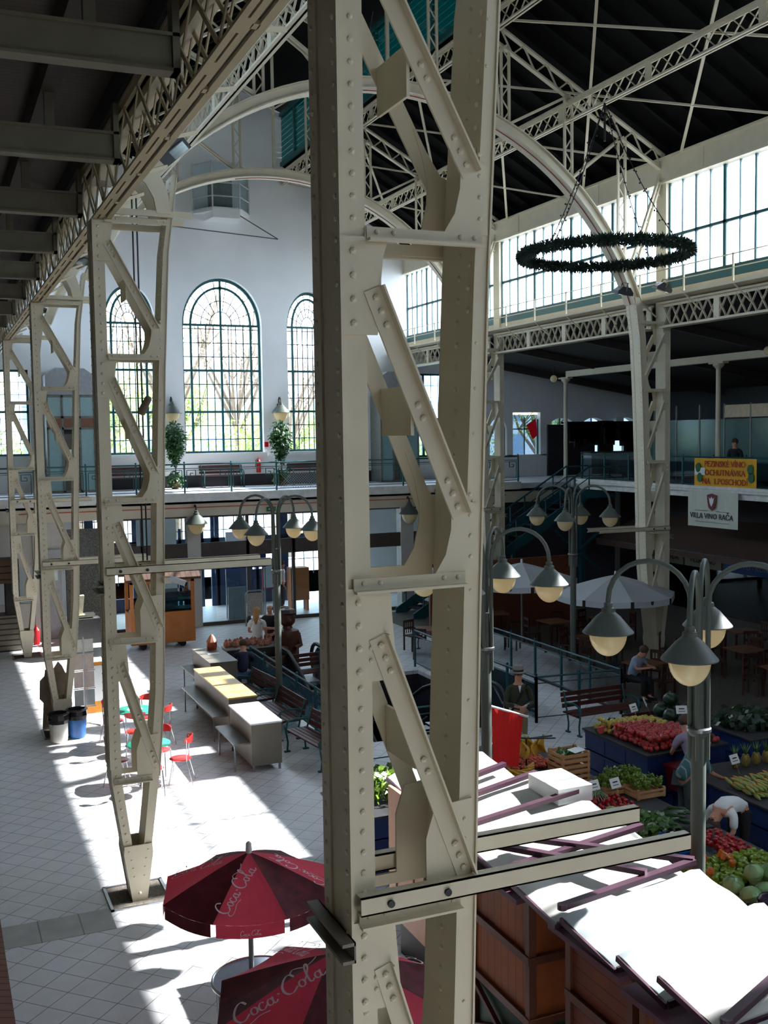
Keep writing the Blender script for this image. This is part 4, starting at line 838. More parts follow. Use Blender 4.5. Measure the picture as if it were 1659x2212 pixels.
# ------------------------------------------------------------ hall floor: stairwell, stairs, furniture
BLUEGL = glass('blue_grey_infill', (70, 100, 112), .4, .35)
railing('stairwell_railing', 'teal railing on the left side of the stairwell beside the slat benches', (7.4, 26.3, 0), (7.4, 18.8, 0), 6, scroll=False, glassy=BLUEGL, paint=TEALD)
railing('stairwell_railing', 'short teal railing closing the near end of the stairwell', (7.4, 18.8, 0), (9.2, 18.8, 0), 2, scroll=False, paint=TEALD)
railing('stairwell_railing', 'teal railing behind the man with the hat, running away from the viewer', (12.1, 20.0, 0), (12.1, 26.4, 0), 5, scroll=False, glassy=BLUEGL, paint=TEALD)
railing('stairwell_railing', 'teal railing corner right of the man with the hat', (12.1, 20.0, 0), (14.2, 19.8, 0), 2, scroll=False, paint=TEALD)
railing('stairwell_railing', 'teal railing on the right side of the stairwell before the cafe tables', (14.2, 19.8, 0), (14.2, 26.0, 0), 5, scroll=False, glassy=BLUEGL, paint=TEALD)
for X, Yt, Yb, lb in ((8.7, 25.9, 20.6, 'dark escalator with rounded black handrails left in the stairwell'), (10.7, 20.6, 25.9, 'dark escalator behind the man with the hat')):
    t = thing('escalator', lb, 'escalator', (X, 0, 0)); s = 1 if Yb > Yt else -1
    for x in (-.5, .5):
        pts = [(x, Yt-s*(.9-.5*math.sin(math.pi*i/8)) if i < 5 else Yt-s*.4, .45-.45*math.cos(math.pi*i/8)) for i in range(9)]; pts = [(x, Yt-s*(.4+.45*math.sin(math.pi*i/8)), .5-.42*math.cos(math.pi*i/8)) for i in range(9)]
        pts += [(x, Yt+s*.3, .92), (x, Yt+s*1.2, .6), (x, Yb, -1.6)]
        m_ = MB(); m_.tube(pts, .05, 8); m_.build('handrail', BLACK, t, True)
        m_ = MB(); m_.prism([(Yt-s*.7, 0), (Yt-s*.7, .55), (Yt-s*.3, .85), (Yt+s*.3, .85), (Yt+s*1.2, .52), (Yb, -1.7), (Yb, -2.4), (Yt+s*1.0, 0)], x-.02, x+.02, 'x'); m_.build('side_panel', mat('dark_balustrade', (34, 42, 50), .4), t)
    m_ = MB()
    for i in range(14): y = Yt+s*(.6+i*.33); m_.box(-.45, min(y, y+s*.33), -.1-i*.17, .45, max(y, y+s*.33), -.05-i*.17)
    m_.build('steps', STEEL, t)
# staircase from the right gallery corner
t = thing('staircase', 'dark teal steel staircase rising to the far right gallery corner', 'stairs', (0, 34.0, 0))
m_ = MB()
for s_ in (-.75, .75): m_.prism([(15.6, 0), (22.4, 3.95), (23.2, 3.95), (23.2, 4.2), (22.3, 4.3), (15.2, .2), (15.2, 0)], s_-.03, s_+.03)
m_.box(22.3, -.75, 3.95, 23.6, 1.3, 4.1); m_.build('stringer', TEALD, t)
m_ = MB()
for i in range(22): m_.box(15.6+i*.315, -.72, .2+i*.185, 15.95+i*.315, .72, .23+i*.185)
m_.build('treads', DARK, t)
for s_ in (-.75, .75):
    m_ = MB(); m_.tube([(15.5, s_, 1.1), (22.4, s_, 5.1), (23.4, s_, 5.1)], .035, 6); m_.tube([(15.5, s_, .7), (22.4, s_, 4.7), (23.4, s_, 4.7)], .02, 6)
    for i in range(12): m_.bar((15.6+i*.62, s_, .2+i*.36), (15.6+i*.62, s_, 1.16+i*.36), .04, .04)
    m_.build('stair_railing', TEALD, t)
m_ = MB(); m_.bar((22.6, 0, 0), (22.6, 0, 3.95), .2, .2); m_.bar((19.2, -.7, 0), (19.2, -.7, 2.2), .14, .14); m_.bar((21.0, -.7, 1.2), (23, -.7, 2.8), .08, .08); m_.bar((21.0, -.7, 2.8), (23, -.7, 1.2), .08, .08); m_.build('supports', TEALD, t)
# laminated counters with a lower side shelf
def counter(label, x0, y0, x1, y1, h, topm, shelf=True, rz=0):
    t = thing('display_counter', label, 'counter', ((x0+x1)/2, (y0+y1)/2, 0), rz, 'pale display counters'); a, b = (x1-x0)/2, (y1-y0)/2
    m_ = MB(); m_.box(-a, -b, .12, a, b, h-.03); m_.build('body', WOODL, t)
    m_ = MB(); m_.box(-a-.015, -b-.015, h-.03, a+.015, b+.015, h); m_.build('worktop', topm, t)
    for X in (-a+.04, a-.04):
        for Y in (-b+.04, b-.04): m_ = MB(); m_.box(X-.02, Y-.02, 0, X+.02, Y+.02, .12); m_.build('leg', STEEL, t)
    if shelf:
        m_ = MB(); m_.box(-a-.32, -b+.1, h-.42, -a, b-.05, h-.39); m_.build('side_shelf', mat('shelf_grey', (112, 108, 98), .4), t)
        m_ = MB(); m_.bar((-a-.28, -b+.2, h-.42), (-a-.28, -b+.2, 0), .025, .025); m_.bar((-a-.28, b-.2, h-.42), (-a-.28, b-.2, 0), .025, .025); m_.build('shelf_leg', STEEL, t)
    return t
counter('nearest pale counter with a glossy white top, at the end of the row', 5.42, 19.35, 6.02, 20.95, .95, mat('white_top', (226, 228, 230), .3))
counter('long pale counter with a sunlit yellow wooden top in the middle of the row', 5.55, 21.5, 6.15, 24.65, .95, WOODT)
counter('farthest pale counter with a cream top and a pottery piece on it', 6.05, 25.1, 6.72, 27.0, .95, WOODL)
t = thing('trestle_table', 'dark-fronted table covered with small pottery, beside the woman in white', 'table', (7.9, 27.1, 0)); m_ = MB(); m_.box(-1.0, -.3, .85, 1.0, .3, .88); m_.build('table_top', mat('grey_top', (150, 146, 140)), t); m_ = MB(); m_.box(-.98, -.28, .1, .98, .28, .85); m_.build('skirt', mat('black_brown', (40, 30, 26)), t)
t = thing('clay_house', 'reddish-brown glazed clay house standing on the farthest pale counter', 'ornament', (6.5, 26.75, .95)); m_ = MB(); m_.lathe([(.12, 0), (.14, .08), (.13, .2), (.06, .33), (.02, .37)], n=9); m_.build('body', mat('glazed_clay', (150, 58, 34), .3, noise=.5, scale=20), t); m_ = MB(); m_.lathe([(.15, .2), (.05, .36), (.001, .4)], n=9); m_.build('roof', mat('clay_roof', (172, 110, 80), .5), t)
pot0 = thing('clay_pot', 'small reddish clay piece on the pottery table', 'pottery', (7.2, 27.1, .88), 0, 'clay pieces on the pottery table'); m_ = MB(); m_.lathe([(.05, 0), (.09, .06), (.08, .13), (.05, .17), (.055, .19)], n=10); m_.build('bowl', mat('clay_pale', (176, 112, 88), .4, noise=.4, scale=20), pot0); m_ = MB(); m_.lathe([(.06, .185), (.02, .21), (.001, .23)], n=8); m_.build('lid', mat('glazed_clay', (150, 58, 34)), pot0)
for i in range(17): dup(pot0, (6.98+.11*i+random.uniform(-.02, .02), 27.1+random.uniform(-.22, .22), .88), random.random()*6)
m_ = MB(); m_.box(-.15, -.1, 0, .15, .1, .004); tag(m_.build('price_paper', WHT), 'white paper sheets lying on the farthest counter', 'paper').location = (6.4, 26.2, .951)
for (x, y, z, lb) in ((6.72, 23.9, R(96), 'red-brown slat bench against the railing, behind the long counter'), (6.72, 21.9, R(93), 'red-brown slat bench at the foot of the left street lamp'), (6.75, 19.6, R(97), 'red-brown slat bench with curled teal arms, partly behind the big column'), (8.3, 25.3, R(5), 'red-brown slat bench crossing behind the left street lamp'), (13.1, 18.9, R(2), 'dark red slat bench right of the man with the hat'), (10.9, 27.8, R(70), 'teal-armed chair-like bench seen through the big column'), (13.2, 12.9+4.6, R(178), 'second dark bench behind the apple stand')):
    dup(bench0, (x, y, 0), z-math.pi if x < 7 else z, lb)
dup(bench0, (3.72, 8.9+.3, 0), R(20), 'bench with curled dark teal leg between the two red parasols')
t = thing('carved_figure', 'dark carved wooden figure with a flat cap standing by the stairwell railing', 'sculpture', (8.6, 26.9, 0))
m_ = MB(); m_.lathe([(.28, 0), (.3, .3), (.26, .55), (.3, .9), (.34, 1.1), (.3, 1.24), (.14, 1.3), (.12, 1.36), (.2, 1.44), (.22, 1.58), (.18, 1.7)], n=18, sy=.8); m_.build('body', mat('carved_wood', (84, 46, 30), .4, noise=.5, scale=8), t, True)
m_ = MB(); m_.lathe([(.24, 1.68), (.25, 1.72), (.2, 1.8), (.15, 1.82)], n=16); m_.lathe([(.08, 1.8), (.05, 1.84)], n=8); m_.build('cap', mat('cap_wood', (50, 32, 28), .5), t)
m_ = MB(); m_.ball((0, -.21, 1.52), .05, 8); m_.tube([(-.28, -.05, 1.15), (-.3, -.18, .85), (-.1, -.3, .8)], .06, 8); m_.tube([(.28, -.05, 1.15), (.3, -.18, .85), (.1, -.3, .8)], .06, 8); m_.build('arms_and_nose', mat('carved_wood', (84, 46, 30)), t, True)
# fittings inside the entrance
t = thing('hall_poster', 'white poster with red frame beside the entrance behind the street lamp', 'poster', (11.1, 36.9, .9)); m_ = MB(); m_.box(-.22, -.02, 0, .22, .02, 1.1); m_.build('frame', mat('poster_red', (190, 40, 44)), t); m_ = MB(); m_.box(-.18, -.03, .05, .18, -.02, 1.05); m_.build('sheet', WHT, t); m_ = MB(); m_.box(-.2, 0, -.9, -.16, .03, 0).box(.16, 0, -.9, .2, .03, 0); m_.build('feet', STEEL, t)
t = thing('hall_sign', 'deep blue sign board above the entrance doors behind the projecting bar', 'sign', (10.2, 36.6, 1.75)); m_ = MB(); m_.box(-.75, 0, 0, .75, .04, .5); m_.build('board', mat('sign_deep_blue', (24, 40, 150), .5), t); m_ = MB(); m_.box(-.73, .04, -1.75, -.69, .08, .5).box(.69, .04, -1.75, .73, .08, .5); m_.build('posts', STEEL, t)
t = thing('easel_board', 'rounded easel board with print standing in front of the entrance glass', 'easel', (9.95, 34.7, 0)); m_ = MB(); m_.tube([(-.32, 0, 0), (-.32, 0, 1.1), (-.22, 0, 1.2), (.22, 0, 1.2), (.32, 0, 1.1), (.32, 0, 0)], .025, 8); m_.build('frame', STEEL, t); m_ = MB(); m_.box(-.28, -.01, .35, .28, .01, 1.12); m_.build('panel', mat('pale_print', (160, 150, 140), .5, noise=.4, scale=40), t)
t = thing('grey_partition', 'grey rounded partition screen just inside the entrance', 'screen', (9.75, 36.2, 0)); m_ = MB(); m_.box(-.32, 0, 0, .32, .05, 1.15); m_.build('panel', mat('screen_grey', (130, 134, 136)), t); m_ = MB(); m_.box(-.36, -.1, 0, -.3, .15, .04).box(.3, -.1, 0, .36, .15, .04); m_.build('feet', STEEL, t)
t = thing('wooden_cabinet', 'yellow-brown wooden cabinet right of the entrance, beside the sitting shopper', 'cabinet', (12.3, 37.1, 0)); m_ = MB(); m_.box(-.35, -.25, .4, .35, .25, 1.6); m_.build('body', mat('honey_wood', (176, 104, 44), .5, noise=.15, scale=3), t)
for x in (-.3, .3): m_ = MB(); m_.box(x-.03, -.22, 0, x+.03, .22, .4); m_.build('leg', mat('honey_wood', (176, 104, 44)), t)
person('person in a white shirt standing by the wooden cabinet right of the entrance', (11.85, 37.6, 0), R(60), WHT, BLK, HAIRB)
m_ = MB(); m_.box(-.16, -.03, 0, .16, 0, .16); o = m_.build('exit_sign', mat('exit_green', (20, 110, 60), .5)); o.location = (10.75, YG-.01, 3.84); tag(o, 'small green exit sign under the far gallery above the entrance', 'exit sign'); m2_ = MB(); m2_.prism([(-.1, .06), (.02, .06), (.02, .02), (.1, .08), (.02, .14), (.02, .1), (-.1, .1)], -.035, -.03); m2_.build('arrow', WHT, o)
# food cart
t = thing('food_cart', 'orange wooden food cart with a shingled roof and glass case by the far pillar', 'food cart', (6.35, 32.6, .18), 0)
m_ = MB(); m_.box(-1.0, -.5, 0, .95, .5, .95); m_.build('cabinet', mat('honey_wood', (176, 104, 44), .5, noise=.15, scale=3), t)
m_ = MB()
for x in (-.95, -.3, .9):
    for y in (-.45, .45): m_.box(x-.05, y-.05, .95, x+.05, y+.05, 2.0)
m_.box(-1, -.5, 1.85, .95, -.42, 2.0); m_.build('frame', mat('honey_wood', (176, 104, 44)), t)
m_ = MB(); m_.prism([(-.75, 1.95), (0, 2.4), (.75, 1.95), (.75, 2.02), (0, 2.48), (-.75, 2.02)], -1.15, 1.1, 'x'); m_.build('shingle_roof', lined('shingles', (78, 52, 36), (40, 26, 18), 6, 0, .15), t)
m_ = MB(); m_.box(-.25, -.44, .97, .85, .3, 1.55); m_.build('glass_case', GLD, t)
m_ = MB(); m_.box(-.25, -.3, .98, .85, .3, 1.0).box(-.25, -.2, 1.25, .85, .25, 1.27); m_.build('tray', STEEL, t)
for x in (-.6, .6): m_ = MB(); m_.tube([(x, -.3, -.08), (x, -.22, -.08)], .1, 12); m_.tube([(x, .22, -.08), (x, .3, -.08)], .1, 12); m_.build('wheel', BLACK, t)
t = thing('weighing_scale', 'white shop scale standing on a grey base before the stone wall', 'scale', (4.35, 34.4, 0)); m_ = MB(); m_.box(-.4, -.3, 0, .4, .3, .78); m_.build('plinth', mat('dark_plinth', (74, 74, 74), .8), t); m_ = MB(); m_.prism([(-.22, .9), (-.12, .9), (-.05, 1.5), (-.35, 1.5), (-.38, 1.38)], -.12, .12); m_.box(-.35, -.2, .82, .25, .2, .9); m_.build('scale_body', mat('ivory', (214, 208, 178), .5), t); m_ = MB(); m_.box(-.05, -.2, .9, .25, .2, .92); m_.build('pan', STEEL, t)
t = thing('service_door', 'grey door with a pale notice in the white wall behind the farthest columns', 'door', (3.35, 35.4, 0)); m_ = MB(); m_.box(-.3, -.03, 0, .38, 0, 2.9); m_.build('leaf', mat('door_pale', (156, 156, 158), .6), t); m_ = MB(); m_.box(-.02, -.05, 1.9, .28, -.03, 2.6); m_.build('notice', mat('pale_notice', (196, 206, 208)), t)
m_ = MB(); m_.lathe([(.09, 0), (.1, .03), (.1, .45), (.04, .55), (.02, .62)], n=12); tag(m_.build('fire_extinguisher', mat('fire_red', (190, 24, 28))), 'red fire extinguisher at floor level beside the farthest column foot', 'fire extinguisher').location = (2.85, 34.7, 0)
t = thing('plank_stall', 'dark stall with grey plank shutters at the far left edge', 'stall', (1.6, 34.3, 0)); m_ = MB(); m_.box(-1.2, -.4, 0, .75, .4, 1.1); m_.build('counter', lined('grey_planks', (112, 104, 90), (40, 36, 32), 6, 2, .25), t); m_ = MB(); m_.box(-1.2, -.5, 2.1, .75, .5, 2.8); m_.build('signboard', lined('brown_board2', (96, 72, 48), (40, 30, 20), 5, 2, .2), t); m_ = MB(); m_.box(-1.2, -.35, 1.1, -.9, .35, 2.1); m_.box(.35, -.35, 1.1, .75, .35, 2.1); m_.build('side_panels', DARK, t)
# rubbish bins, display rack, board cut-out behind the third column
for X, rgb, lb in ((2.28, (206, 202, 190), 'pale rubbish bin lined with a black bag at the third column foot'), (2.68, (34, 84, 140), 'blue rubbish bin lined with a black bag')):
    t = thing('rubbish_bin', lb, 'rubbish bin', (X, 23.15 if X < 2.5 else 23.35, 0)); m_ = MB(); m_.lathe([(.15, 0), (.18, .05), (.2, .5), (.205, .55)], n=16); m_.build('body', mat('bin_%d' % rgb[0], rgb, .5, noise=.3 if rgb[0] < 100 else .05), t, True)
    m_ = MB(); m_.lathe([(.17, .5), (.215, .42), (.23, .5), (.22, .6), (.24, .62), (.18, .64), (.15, .5)], n=11); leafball((0, 0, .52), .2, 40, .12, 1, 1, .5, m_); m_.build('black_bag', mat('bin_bag', (14, 14, 16), .25), t)
t = thing('display_rack', 'free-standing rack of pale square panels right of the third column', 'display rack', (2.98, 24.3, 0))
m_ = MB(); m_.bar((0, 0, 0), (0, 0, 2.0), .035, .035); m_.tube([(-.25, -.2, .01), (0, 0, .05), (.3, -.2, .01)], .015, 6); m_.tube([(-.25, .3, .01), (0, 0, .05), (.3, .3, .01)], .015, 6)
for z in (.42, .83, 1.24, 1.62): m_.bar((-.24, .0, z), (.24, .0, z), .02, .02)
m_.build('stand', STEEL, t)
for k, (z, c) in enumerate(((.44, (160, 166, 166)), (.85, (206, 190, 184)), (1.26, (214, 196, 186)), (1.66, (222, 220, 210)))): m_ = MB(); m_.box(-.22, .01, z, -.02, .03, z+.36 if k < 3 else z+.28).box(.02, .01, z, .22, .03, z+.36 if k < 3 else z+.28); m_.build('panel', mat('rack_panel_%d' % k, c, .4), t)
t = thing('notice_stand', 'orange-framed board standing behind the display rack', 'notice board', (3.42, 25.3, 0)); m_ = MB(); m_.box(-.3, -.02, 0, .3, .02, 1.2); m_.build('frame', mat('orange_frame', (222, 146, 52), .6), t); m_ = MB(); m_.box(-.24, -.03, .28, .24, -.02, 1.12); m_.build('sheet', WHT, t)
t = thing('figure_cutout', 'brown board cut-out of a rider standing behind the third column', 'cut-out', (2.35, 24.3, 0)); m_ = MB(); m_.prism([(-.3, 0), (.25, 0), (.22, .9), (.3, 1.15), (.22, 1.25), (.16, 1.4), (.08, 1.5), (0, 1.38), (-.08, 1.28), (-.2, 1.35), (-.22, 1.2), (-.32, 1.1), (-.34, .7), (-.26, .6)], -.02, .02); m_.build('board', mat('grey_brown_board', (132, 116, 100), .7, noise=.2), t); m_ = MB(); m_.box(-.2, .02, 0, .2, .3, .04); m_.build('base', DARK, t)
# teal tables with red chairs
REDP = mat('red_plastic', (200, 48, 44), .4, noise=.05); TEALP = mat('green_plastic_top', (24, 140, 112), .35, noise=.05); CHROME = mat('chrome', (190, 190, 192), .25, metal=1, noise=.02)
def make_chair():
    t = thing('cafe_chair', 'x', 'chair'); m_ = MB(); m_.lathe([(.001, .44), (.18, .44), (.21, .455), (.18, .47), (.001, .468)], n=18); m_.build('seat', REDP, t, True)
    m_ = MB(); A = [R(-62+124*i/10) for i in range(11)]
    vs = []; 
    for a in A:
        hh = .15*math.cos(a*1.1)+.04
        for r_, z in ((.21, .82-hh*.3), (.23, .82+hh*.45), (.245, .82+hh*.45), (.225, .82-hh*.3)): vs.append((r_*math.sin(a), r_*math.cos(a), z))
    m_.add(vs, [(4*i+j, 4*i+4+j, 4*i+4+(j+1) % 4, 4*i+(j+1) % 4) for i in range(10) for j in range(4)]+[(0, 1, 2, 3), (40, 43, 42, 41)]); m_.build('backrest', REDP, t, True)
    for s in (-1, 1):
        m_ = MB(); m_.tube([(s*.18, -.2, 0), (s*.15, -.12, .44)], .011, 6); m_.build('leg', CHROME, t); m_ = MB(); m_.tube([(s*.19, .24, 0), (s*.16, .13, .44), (s*.18, .14, .85)], .011, 6); m_.build('leg', CHROME, t)
    return t
chair0 = make_chair(); first = True
for (tx, ty, lb, nm) in ((3.72, 22.2, 'round green cafe table farther from the viewer, seen through the second column', 'far'), (3.52, 19.6, 'round green cafe table nearer to the viewer, seen through the second column', 'near')):
    t = thing('cafe_table', lb, 'table', (tx, ty, 0), 0, 'round green cafe tables'); m_ = MB(); m_.lathe([(.38, .73), (.4, .74), (.4, .755), (.38, .765), (.001, .765)], n=28); m_.build('table_top', TEALP, t, True); m_ = MB(); m_.lathe([(.22, 0), (.2, .02), (.03, .05), (.025, .73)], n=14); m_.build('pedestal', STEEL, t, True)
    m_ = MB(); m_.lathe([(.16, .766), (.16, .77)], n=14); m_.build('table_sticker', WHT, t)
    for k, a in enumerate((-100, -35, 55, 130) if nm == 'far' else (-95, -20, 60, 160)):
        L = (tx+.58*math.cos(R(a)), ty+.58*math.sin(R(a)), 0); rz = R(a-90)
        side = ['front', 'right', 'back', 'left'][k]
        lb2 = 'red cafe chair on the %s side of the %s green table' % (side, 'farther' if nm == 'far' else 'nearer')
        if first: chair0.location = L; chair0.rotation_euler = (0, 0, rz); chair0['label'] = lb2; chair0['group'] = 'red chairs at the green tables'; first = False
        else: dup(chair0, L, rz, lb2)
# parasols --------------------------------------------------------------------------
def cr(pts, n=5):
    o = []; P = [pts[0]]+list(pts)+[pts[-1]]
    for i in range(1, len(P)-2):
        for k in range(n):
            t_ = k/n; a, b, c, d = P[i-1], P[i], P[i+1], P[i+2]
            o.append(tuple(.5*(2*b[j]+(c[j]-a[j])*t_+(2*a[j]-5*b[j]+4*c[j]-d[j])*t_*t_+(3*b[j]-a[j]-3*c[j]+d[j])*t_**3) for j in range(2)))
    o.append(tuple(pts[-1])); return o
def el(cx, cy, rx, ry): return [(cx+rx*math.cos(2*math.pi*i/8+.3), cy+ry*math.sin(2*math.pi*i/8+.3)) for i in range(9)]
def cc(dx): return [(1.45+dx, 1.45), (1.2+dx, 1.85), (.8+dx, 1.75), (.42+dx, 1.2), (.35+dx, .6), (.6+dx, .15), (1.0+dx, .1), (1.4+dx, .45)]
STROKES = [(cc(0), .15), (el(1.78, .45, .24, .34), .12), ([(2.6, .72), (2.42, .84), (2.22, .68), (2.16, .36), (2.3, .12), (2.52, .1), (2.76, .36)], .12), (el(3.05, .42, .22, .32), .12), ([(3.3, .8), (3.26, .3), (3.4, .08), (3.62, .3)], .12), ([(3.72, .78), (3.86, .66)], .13),
           (cc(3.85), .15), ([(5.05, 1.75), (5.4, 2.1), (5.9, 1.95), (6.3, 1.75), (6.9, 1.85), (7.4, 2.1)], .1), (el(5.62, .45, .24, .34), .12), ([(5.85, .5), (6.25, 1.1), (6.5, 1.7), (6.4, 2.0), (6.22, 1.6), (6.18, .4), (6.34, .1), (6.55, .3)], .12), (el(6.88, .42, .22, .32), .12), ([(7.13, .8), (7.09, .3), (7.23, .08), (7.5, .3)], .12),
           ([(.6, .12), (.3, -.25), (.6, -.5), (1.3, -.42), (2.0, -.2), (2.8, -.3)], .1)]
def script_logo(par, fn, name='script_logo'):
    m_ = MB()
    for pts, wd in STROKES:
        c = cr(pts); L = len(c)
        vs = []
        for i, p in enumerate(c):
            a, b = c[max(0, i-1)], c[min(L-1, i+1)]; dx, dy = b[0]-a[0], b[1]-a[1]; l = math.hypot(dx, dy) or 1; ww = wd*(.55+.6*abs(dy)/l)*.75
            vs += [fn(p[0]-dy/l*ww/1.4, p[1]+dx/l*ww/1.4), fn(p[0]+dy/l*ww/1.4, p[1]-dx/l*ww/1.4)]
        m_.add(vs, [(2*i, 2*i+1, 2*i+3, 2*i+2) for i in range(L-1)])
    m_.build(name, mat('logo_white', (226, 206, 210), .7, noise=.05), par)
CRED = mat('parasol_red', (222, 74, 96), .75, noise=.14, scale=5, trans=.4); CDRK = mat('parasol_dark_red', (92, 26, 36), .75, noise=.6, scale=7, trans=.2)
def parasol(label, loc, rad, zr, zt, ph, group, mats, logo=True, par=0, nm='parasol', big=1.0, drop=.13, base=True):
    t = thing(nm, label, 'parasol', loc, 0, group)
    for k in range(8):
        a0, a1 = R(ph+45*k), R(ph+45*(k+1)); m_ = MB(); vs = []; n = 6
        def P(u, v_):       # u 0 apex..1 rim, v across
            q0 = Vector((rad*math.cos(a0), rad*math.sin(a0), zr)); q1 = Vector((rad*math.cos(a1), rad*math.sin(a1), zr)); q = q0.lerp(q1, v_)
            z = zt+(zr-zt)*(u**1.15)-.035*math.sin(math.pi*v_)*u
            return Vector((q.x*u, q.y*u, z))
        for i in range(n+1):
            for j in range(n+1): vs.append(P(max(i/n, .015), j/n))
        fs = [(i*(n+1)+j, i*(n+1)+j+1, (i+1)*(n+1)+j+1, (i+1)*(n+1)+j) for i in range(n) for j in range(n)]
        b = len(vs)
        for j in range(n+1): v_ = .04+.92*j/n; q = P(1, v_); vs.append(q); vs.append(q+Vector((0, 0, -drop)))
        fs += [(b+2*j, b+2*j+2, b+2*j+3, b+2*j+1) for j in range(n)]
        m_.add(vs, fs); pn = m_.build('canopy_panel', mats[(k+par) % 2], t)
        if logo and (k+par) % 2 == 0:
            dirv = (P(1, .5)-P(0, .5)).normalized(); side = (P(1, 1)-P(1, 0)).normalized(); nn = side.cross(dirv); nn = nn if nn.z > 0 else -nn
            ang = R(58)*1.0; ex = -dirv*math.sin(ang)+side*math.cos(ang); ey = -dirv*math.cos(ang)-side*math.sin(ang)
            ex = side*math.cos(R(-62))-dirv*math.sin(R(62)); ey = nn.cross(ex)
            o = P(.93, .16)+nn*.02; sc = rad*.095*big
            script_logo(pn, lambda x, y: o+ex*x*sc+ey*y*sc+nn*(.012))
            side2 = side; o2 = P(1, .5)+Vector((0, 0, -drop*.75))+Vector((math.cos((a0+a1)/2), math.sin((a0+a1)/2), 0))*.01; s2 = rad*.03
            script_logo(pn, lambda x, y: o2+side2*(x-3.7)*s2+Vector((0, 0, 1))*y*s2, 'small_logo')
    m_ = MB(); m_.lathe([(.028, 0), (.028, zt+.01)], n=10); m_.build('pole', STEEL, t, True)
    m_ = MB(); m_.lathe([(.03, zt-.01), (.035, zt+.02), (.03, zt+.09), (.01, zt+.11)], n=10); m_.build('finial', WHT, t, True)
    for k in range(8): a = R(ph+45*k); m_ = MB(); m_.bar((0, 0, zt-.06), (rad*.97*math.cos(a), rad*.97*math.sin(a), zr-.01), .012, .012); m_.build('rib', STEEL, t)
    if base: m_ = MB(); m_.lathe([(.3, 0), (.3, .05), (.06, .09), (.04, .3)], n=16); m_.build('base', DARK, t)
    return t
parasol('red cola parasol with white script logos, farther of the two', (2.86, 10.42, 0), .93, 1.78, 2.13, -128, 'red cola parasols', (CRED, CDRK))
parasol('red cola parasol cut by the bottom edge, nearer of the two', (2.86, 7.95, 0), 1.0, 1.8, 2.17, -130, 'red cola parasols', (CRED, CDRK), par=1, big=1.15)
for X, Y, lb in ((2.92, 10.45, 'round grey metal table under the farther red parasol'), (2.9, 7.95, 'round grey metal table under the nearer red parasol')):
    t = thing('bistro_table', lb, 'table', (X, Y, 0)); m_ = MB(); m_.lathe([(.001, .74), (.45, .74), (.45, .755), (.001, .755)], n=36); m_.build('table_top', mat('grey_blue_top', (120, 132, 146), .4), t, True); m_ = MB(); m_.tube([(.46*math.cos(R(10*i)), .46*math.sin(R(10*i)), .75) for i in range(37)], .018, 8); m_.build('metal_rim', CHROME, t, True)
    for k in range(3): a = R(30+120*k); m_ = MB(); m_.tube([(.42*math.cos(a), .42*math.sin(a), 0), (.42*math.cos(a), .42*math.sin(a), .73)], .018, 8); m_.build('leg', STEEL, t)
PW = mat('parasol_white', (206, 208, 210), .8, noise=.03, trans=.2)
for X, Y, zt, lb in ((15.8, 26.9, 2.62, 'white parasol with tiny crests, farther left over the dark cafe tables'), (17.1, 24.1, 2.5, 'large white parasol with tiny crests in front of the shop signs')):
    p_ = parasol(lb, (X, Y, 0), 1.65, zt-.5, zt, -110, 'white cafe parasols', (PW, PW), False, nm='parasol', drop=.16)
    m_ = MB()
    for a in (-155, -110, -65): m_.lathe([(.05, -.005), (.05, .005)], (1.5*math.cos(R(a+22)), 1.5*math.sin(R(a+22)), 0), 6)
    bpy.data.meshes
    for k in range(3):
        a = R(-110-45+45*k+22.5); rr = 1.65*math.cos(R(22.5))+.012; c = Vector((rr*math.cos(a), rr*math.sin(a), zt-.58)); sd = Vector((-math.sin(a), math.cos(a), 0))
        m_ = MB(); m_.add([c-sd*.05+Vector((0, 0, .05)), c+sd*.05+Vector((0, 0, .05)), c+sd*.04-Vector((0, 0, .03)), c-Vector((0, 0, .06)), c-sd*.04-Vector((0, 0, .03))], [(0, 1, 2, 3, 4)]); m_.build('crest', mat('dark_ink', (40, 44, 48)), p_)
# dark cafe tables and chairs on the right
DW = mat('brown_cafe_wood', (66, 36, 20), .5, noise=.15)
t0 = thing('cafe_table', 'square brown cafe table in the dark area on the right', 'table', (18.9, 23.0, 0), .2, 'brown cafe tables in the dark right area'); m_ = MB(); m_.box(-.4, -.4, .72, .4, .4, .75); m_.build('table_top', mat('table_slats', (116, 74, 48), .4), t0)
for x in (-.34, .34):
    for y in (-.34, .34): m_ = MB(); m_.box(x-.025, y-.025, 0, x+.025, y+.025, .72); m_.build('leg', DW, t0)
c0 = thing('wooden_chair', 'brown wooden chair in the dark cafe area on the right', 'chair', (18.3, 22.6, 0), .3, 'brown chairs in the dark right area'); m_ = MB(); m_.box(-.2, -.2, .43, .2, .2, .46); m_.build('seat', DW, c0)
m_ = MB(); m_.box(-.2, .17, .82, .2, .2, .9).box(-.2, .17, .62, .2, .2, .68)
for i in range(5): m_.box(-.16+i*.08-.01, .175, .5, -.16+i*.08+.01, .195, .85)
m_.build('backrest', DW, c0)
for x in (-.18, .18): m_ = MB(); m_.box(x-.02, -.2, 0, x+.02, -.16, .43); m_.build('leg', DW, c0); m_ = MB(); m_.box(x-.02, .16, 0, x+.02, .2, .9); m_.build('leg', DW, c0)
tabs = [(17.1, 27.2), (15.9, 21.2), (19.2, 21.4), (16.6, 24.6), (18.8, 27.0), (16.2, 29.3), (18.4, 19.2), (20.9, 23.4), (21.0, 19.6), (13.2, 27.8)]
for x, y in tabs: dup(t0, (x, y, 0), random.uniform(-.4, .4))
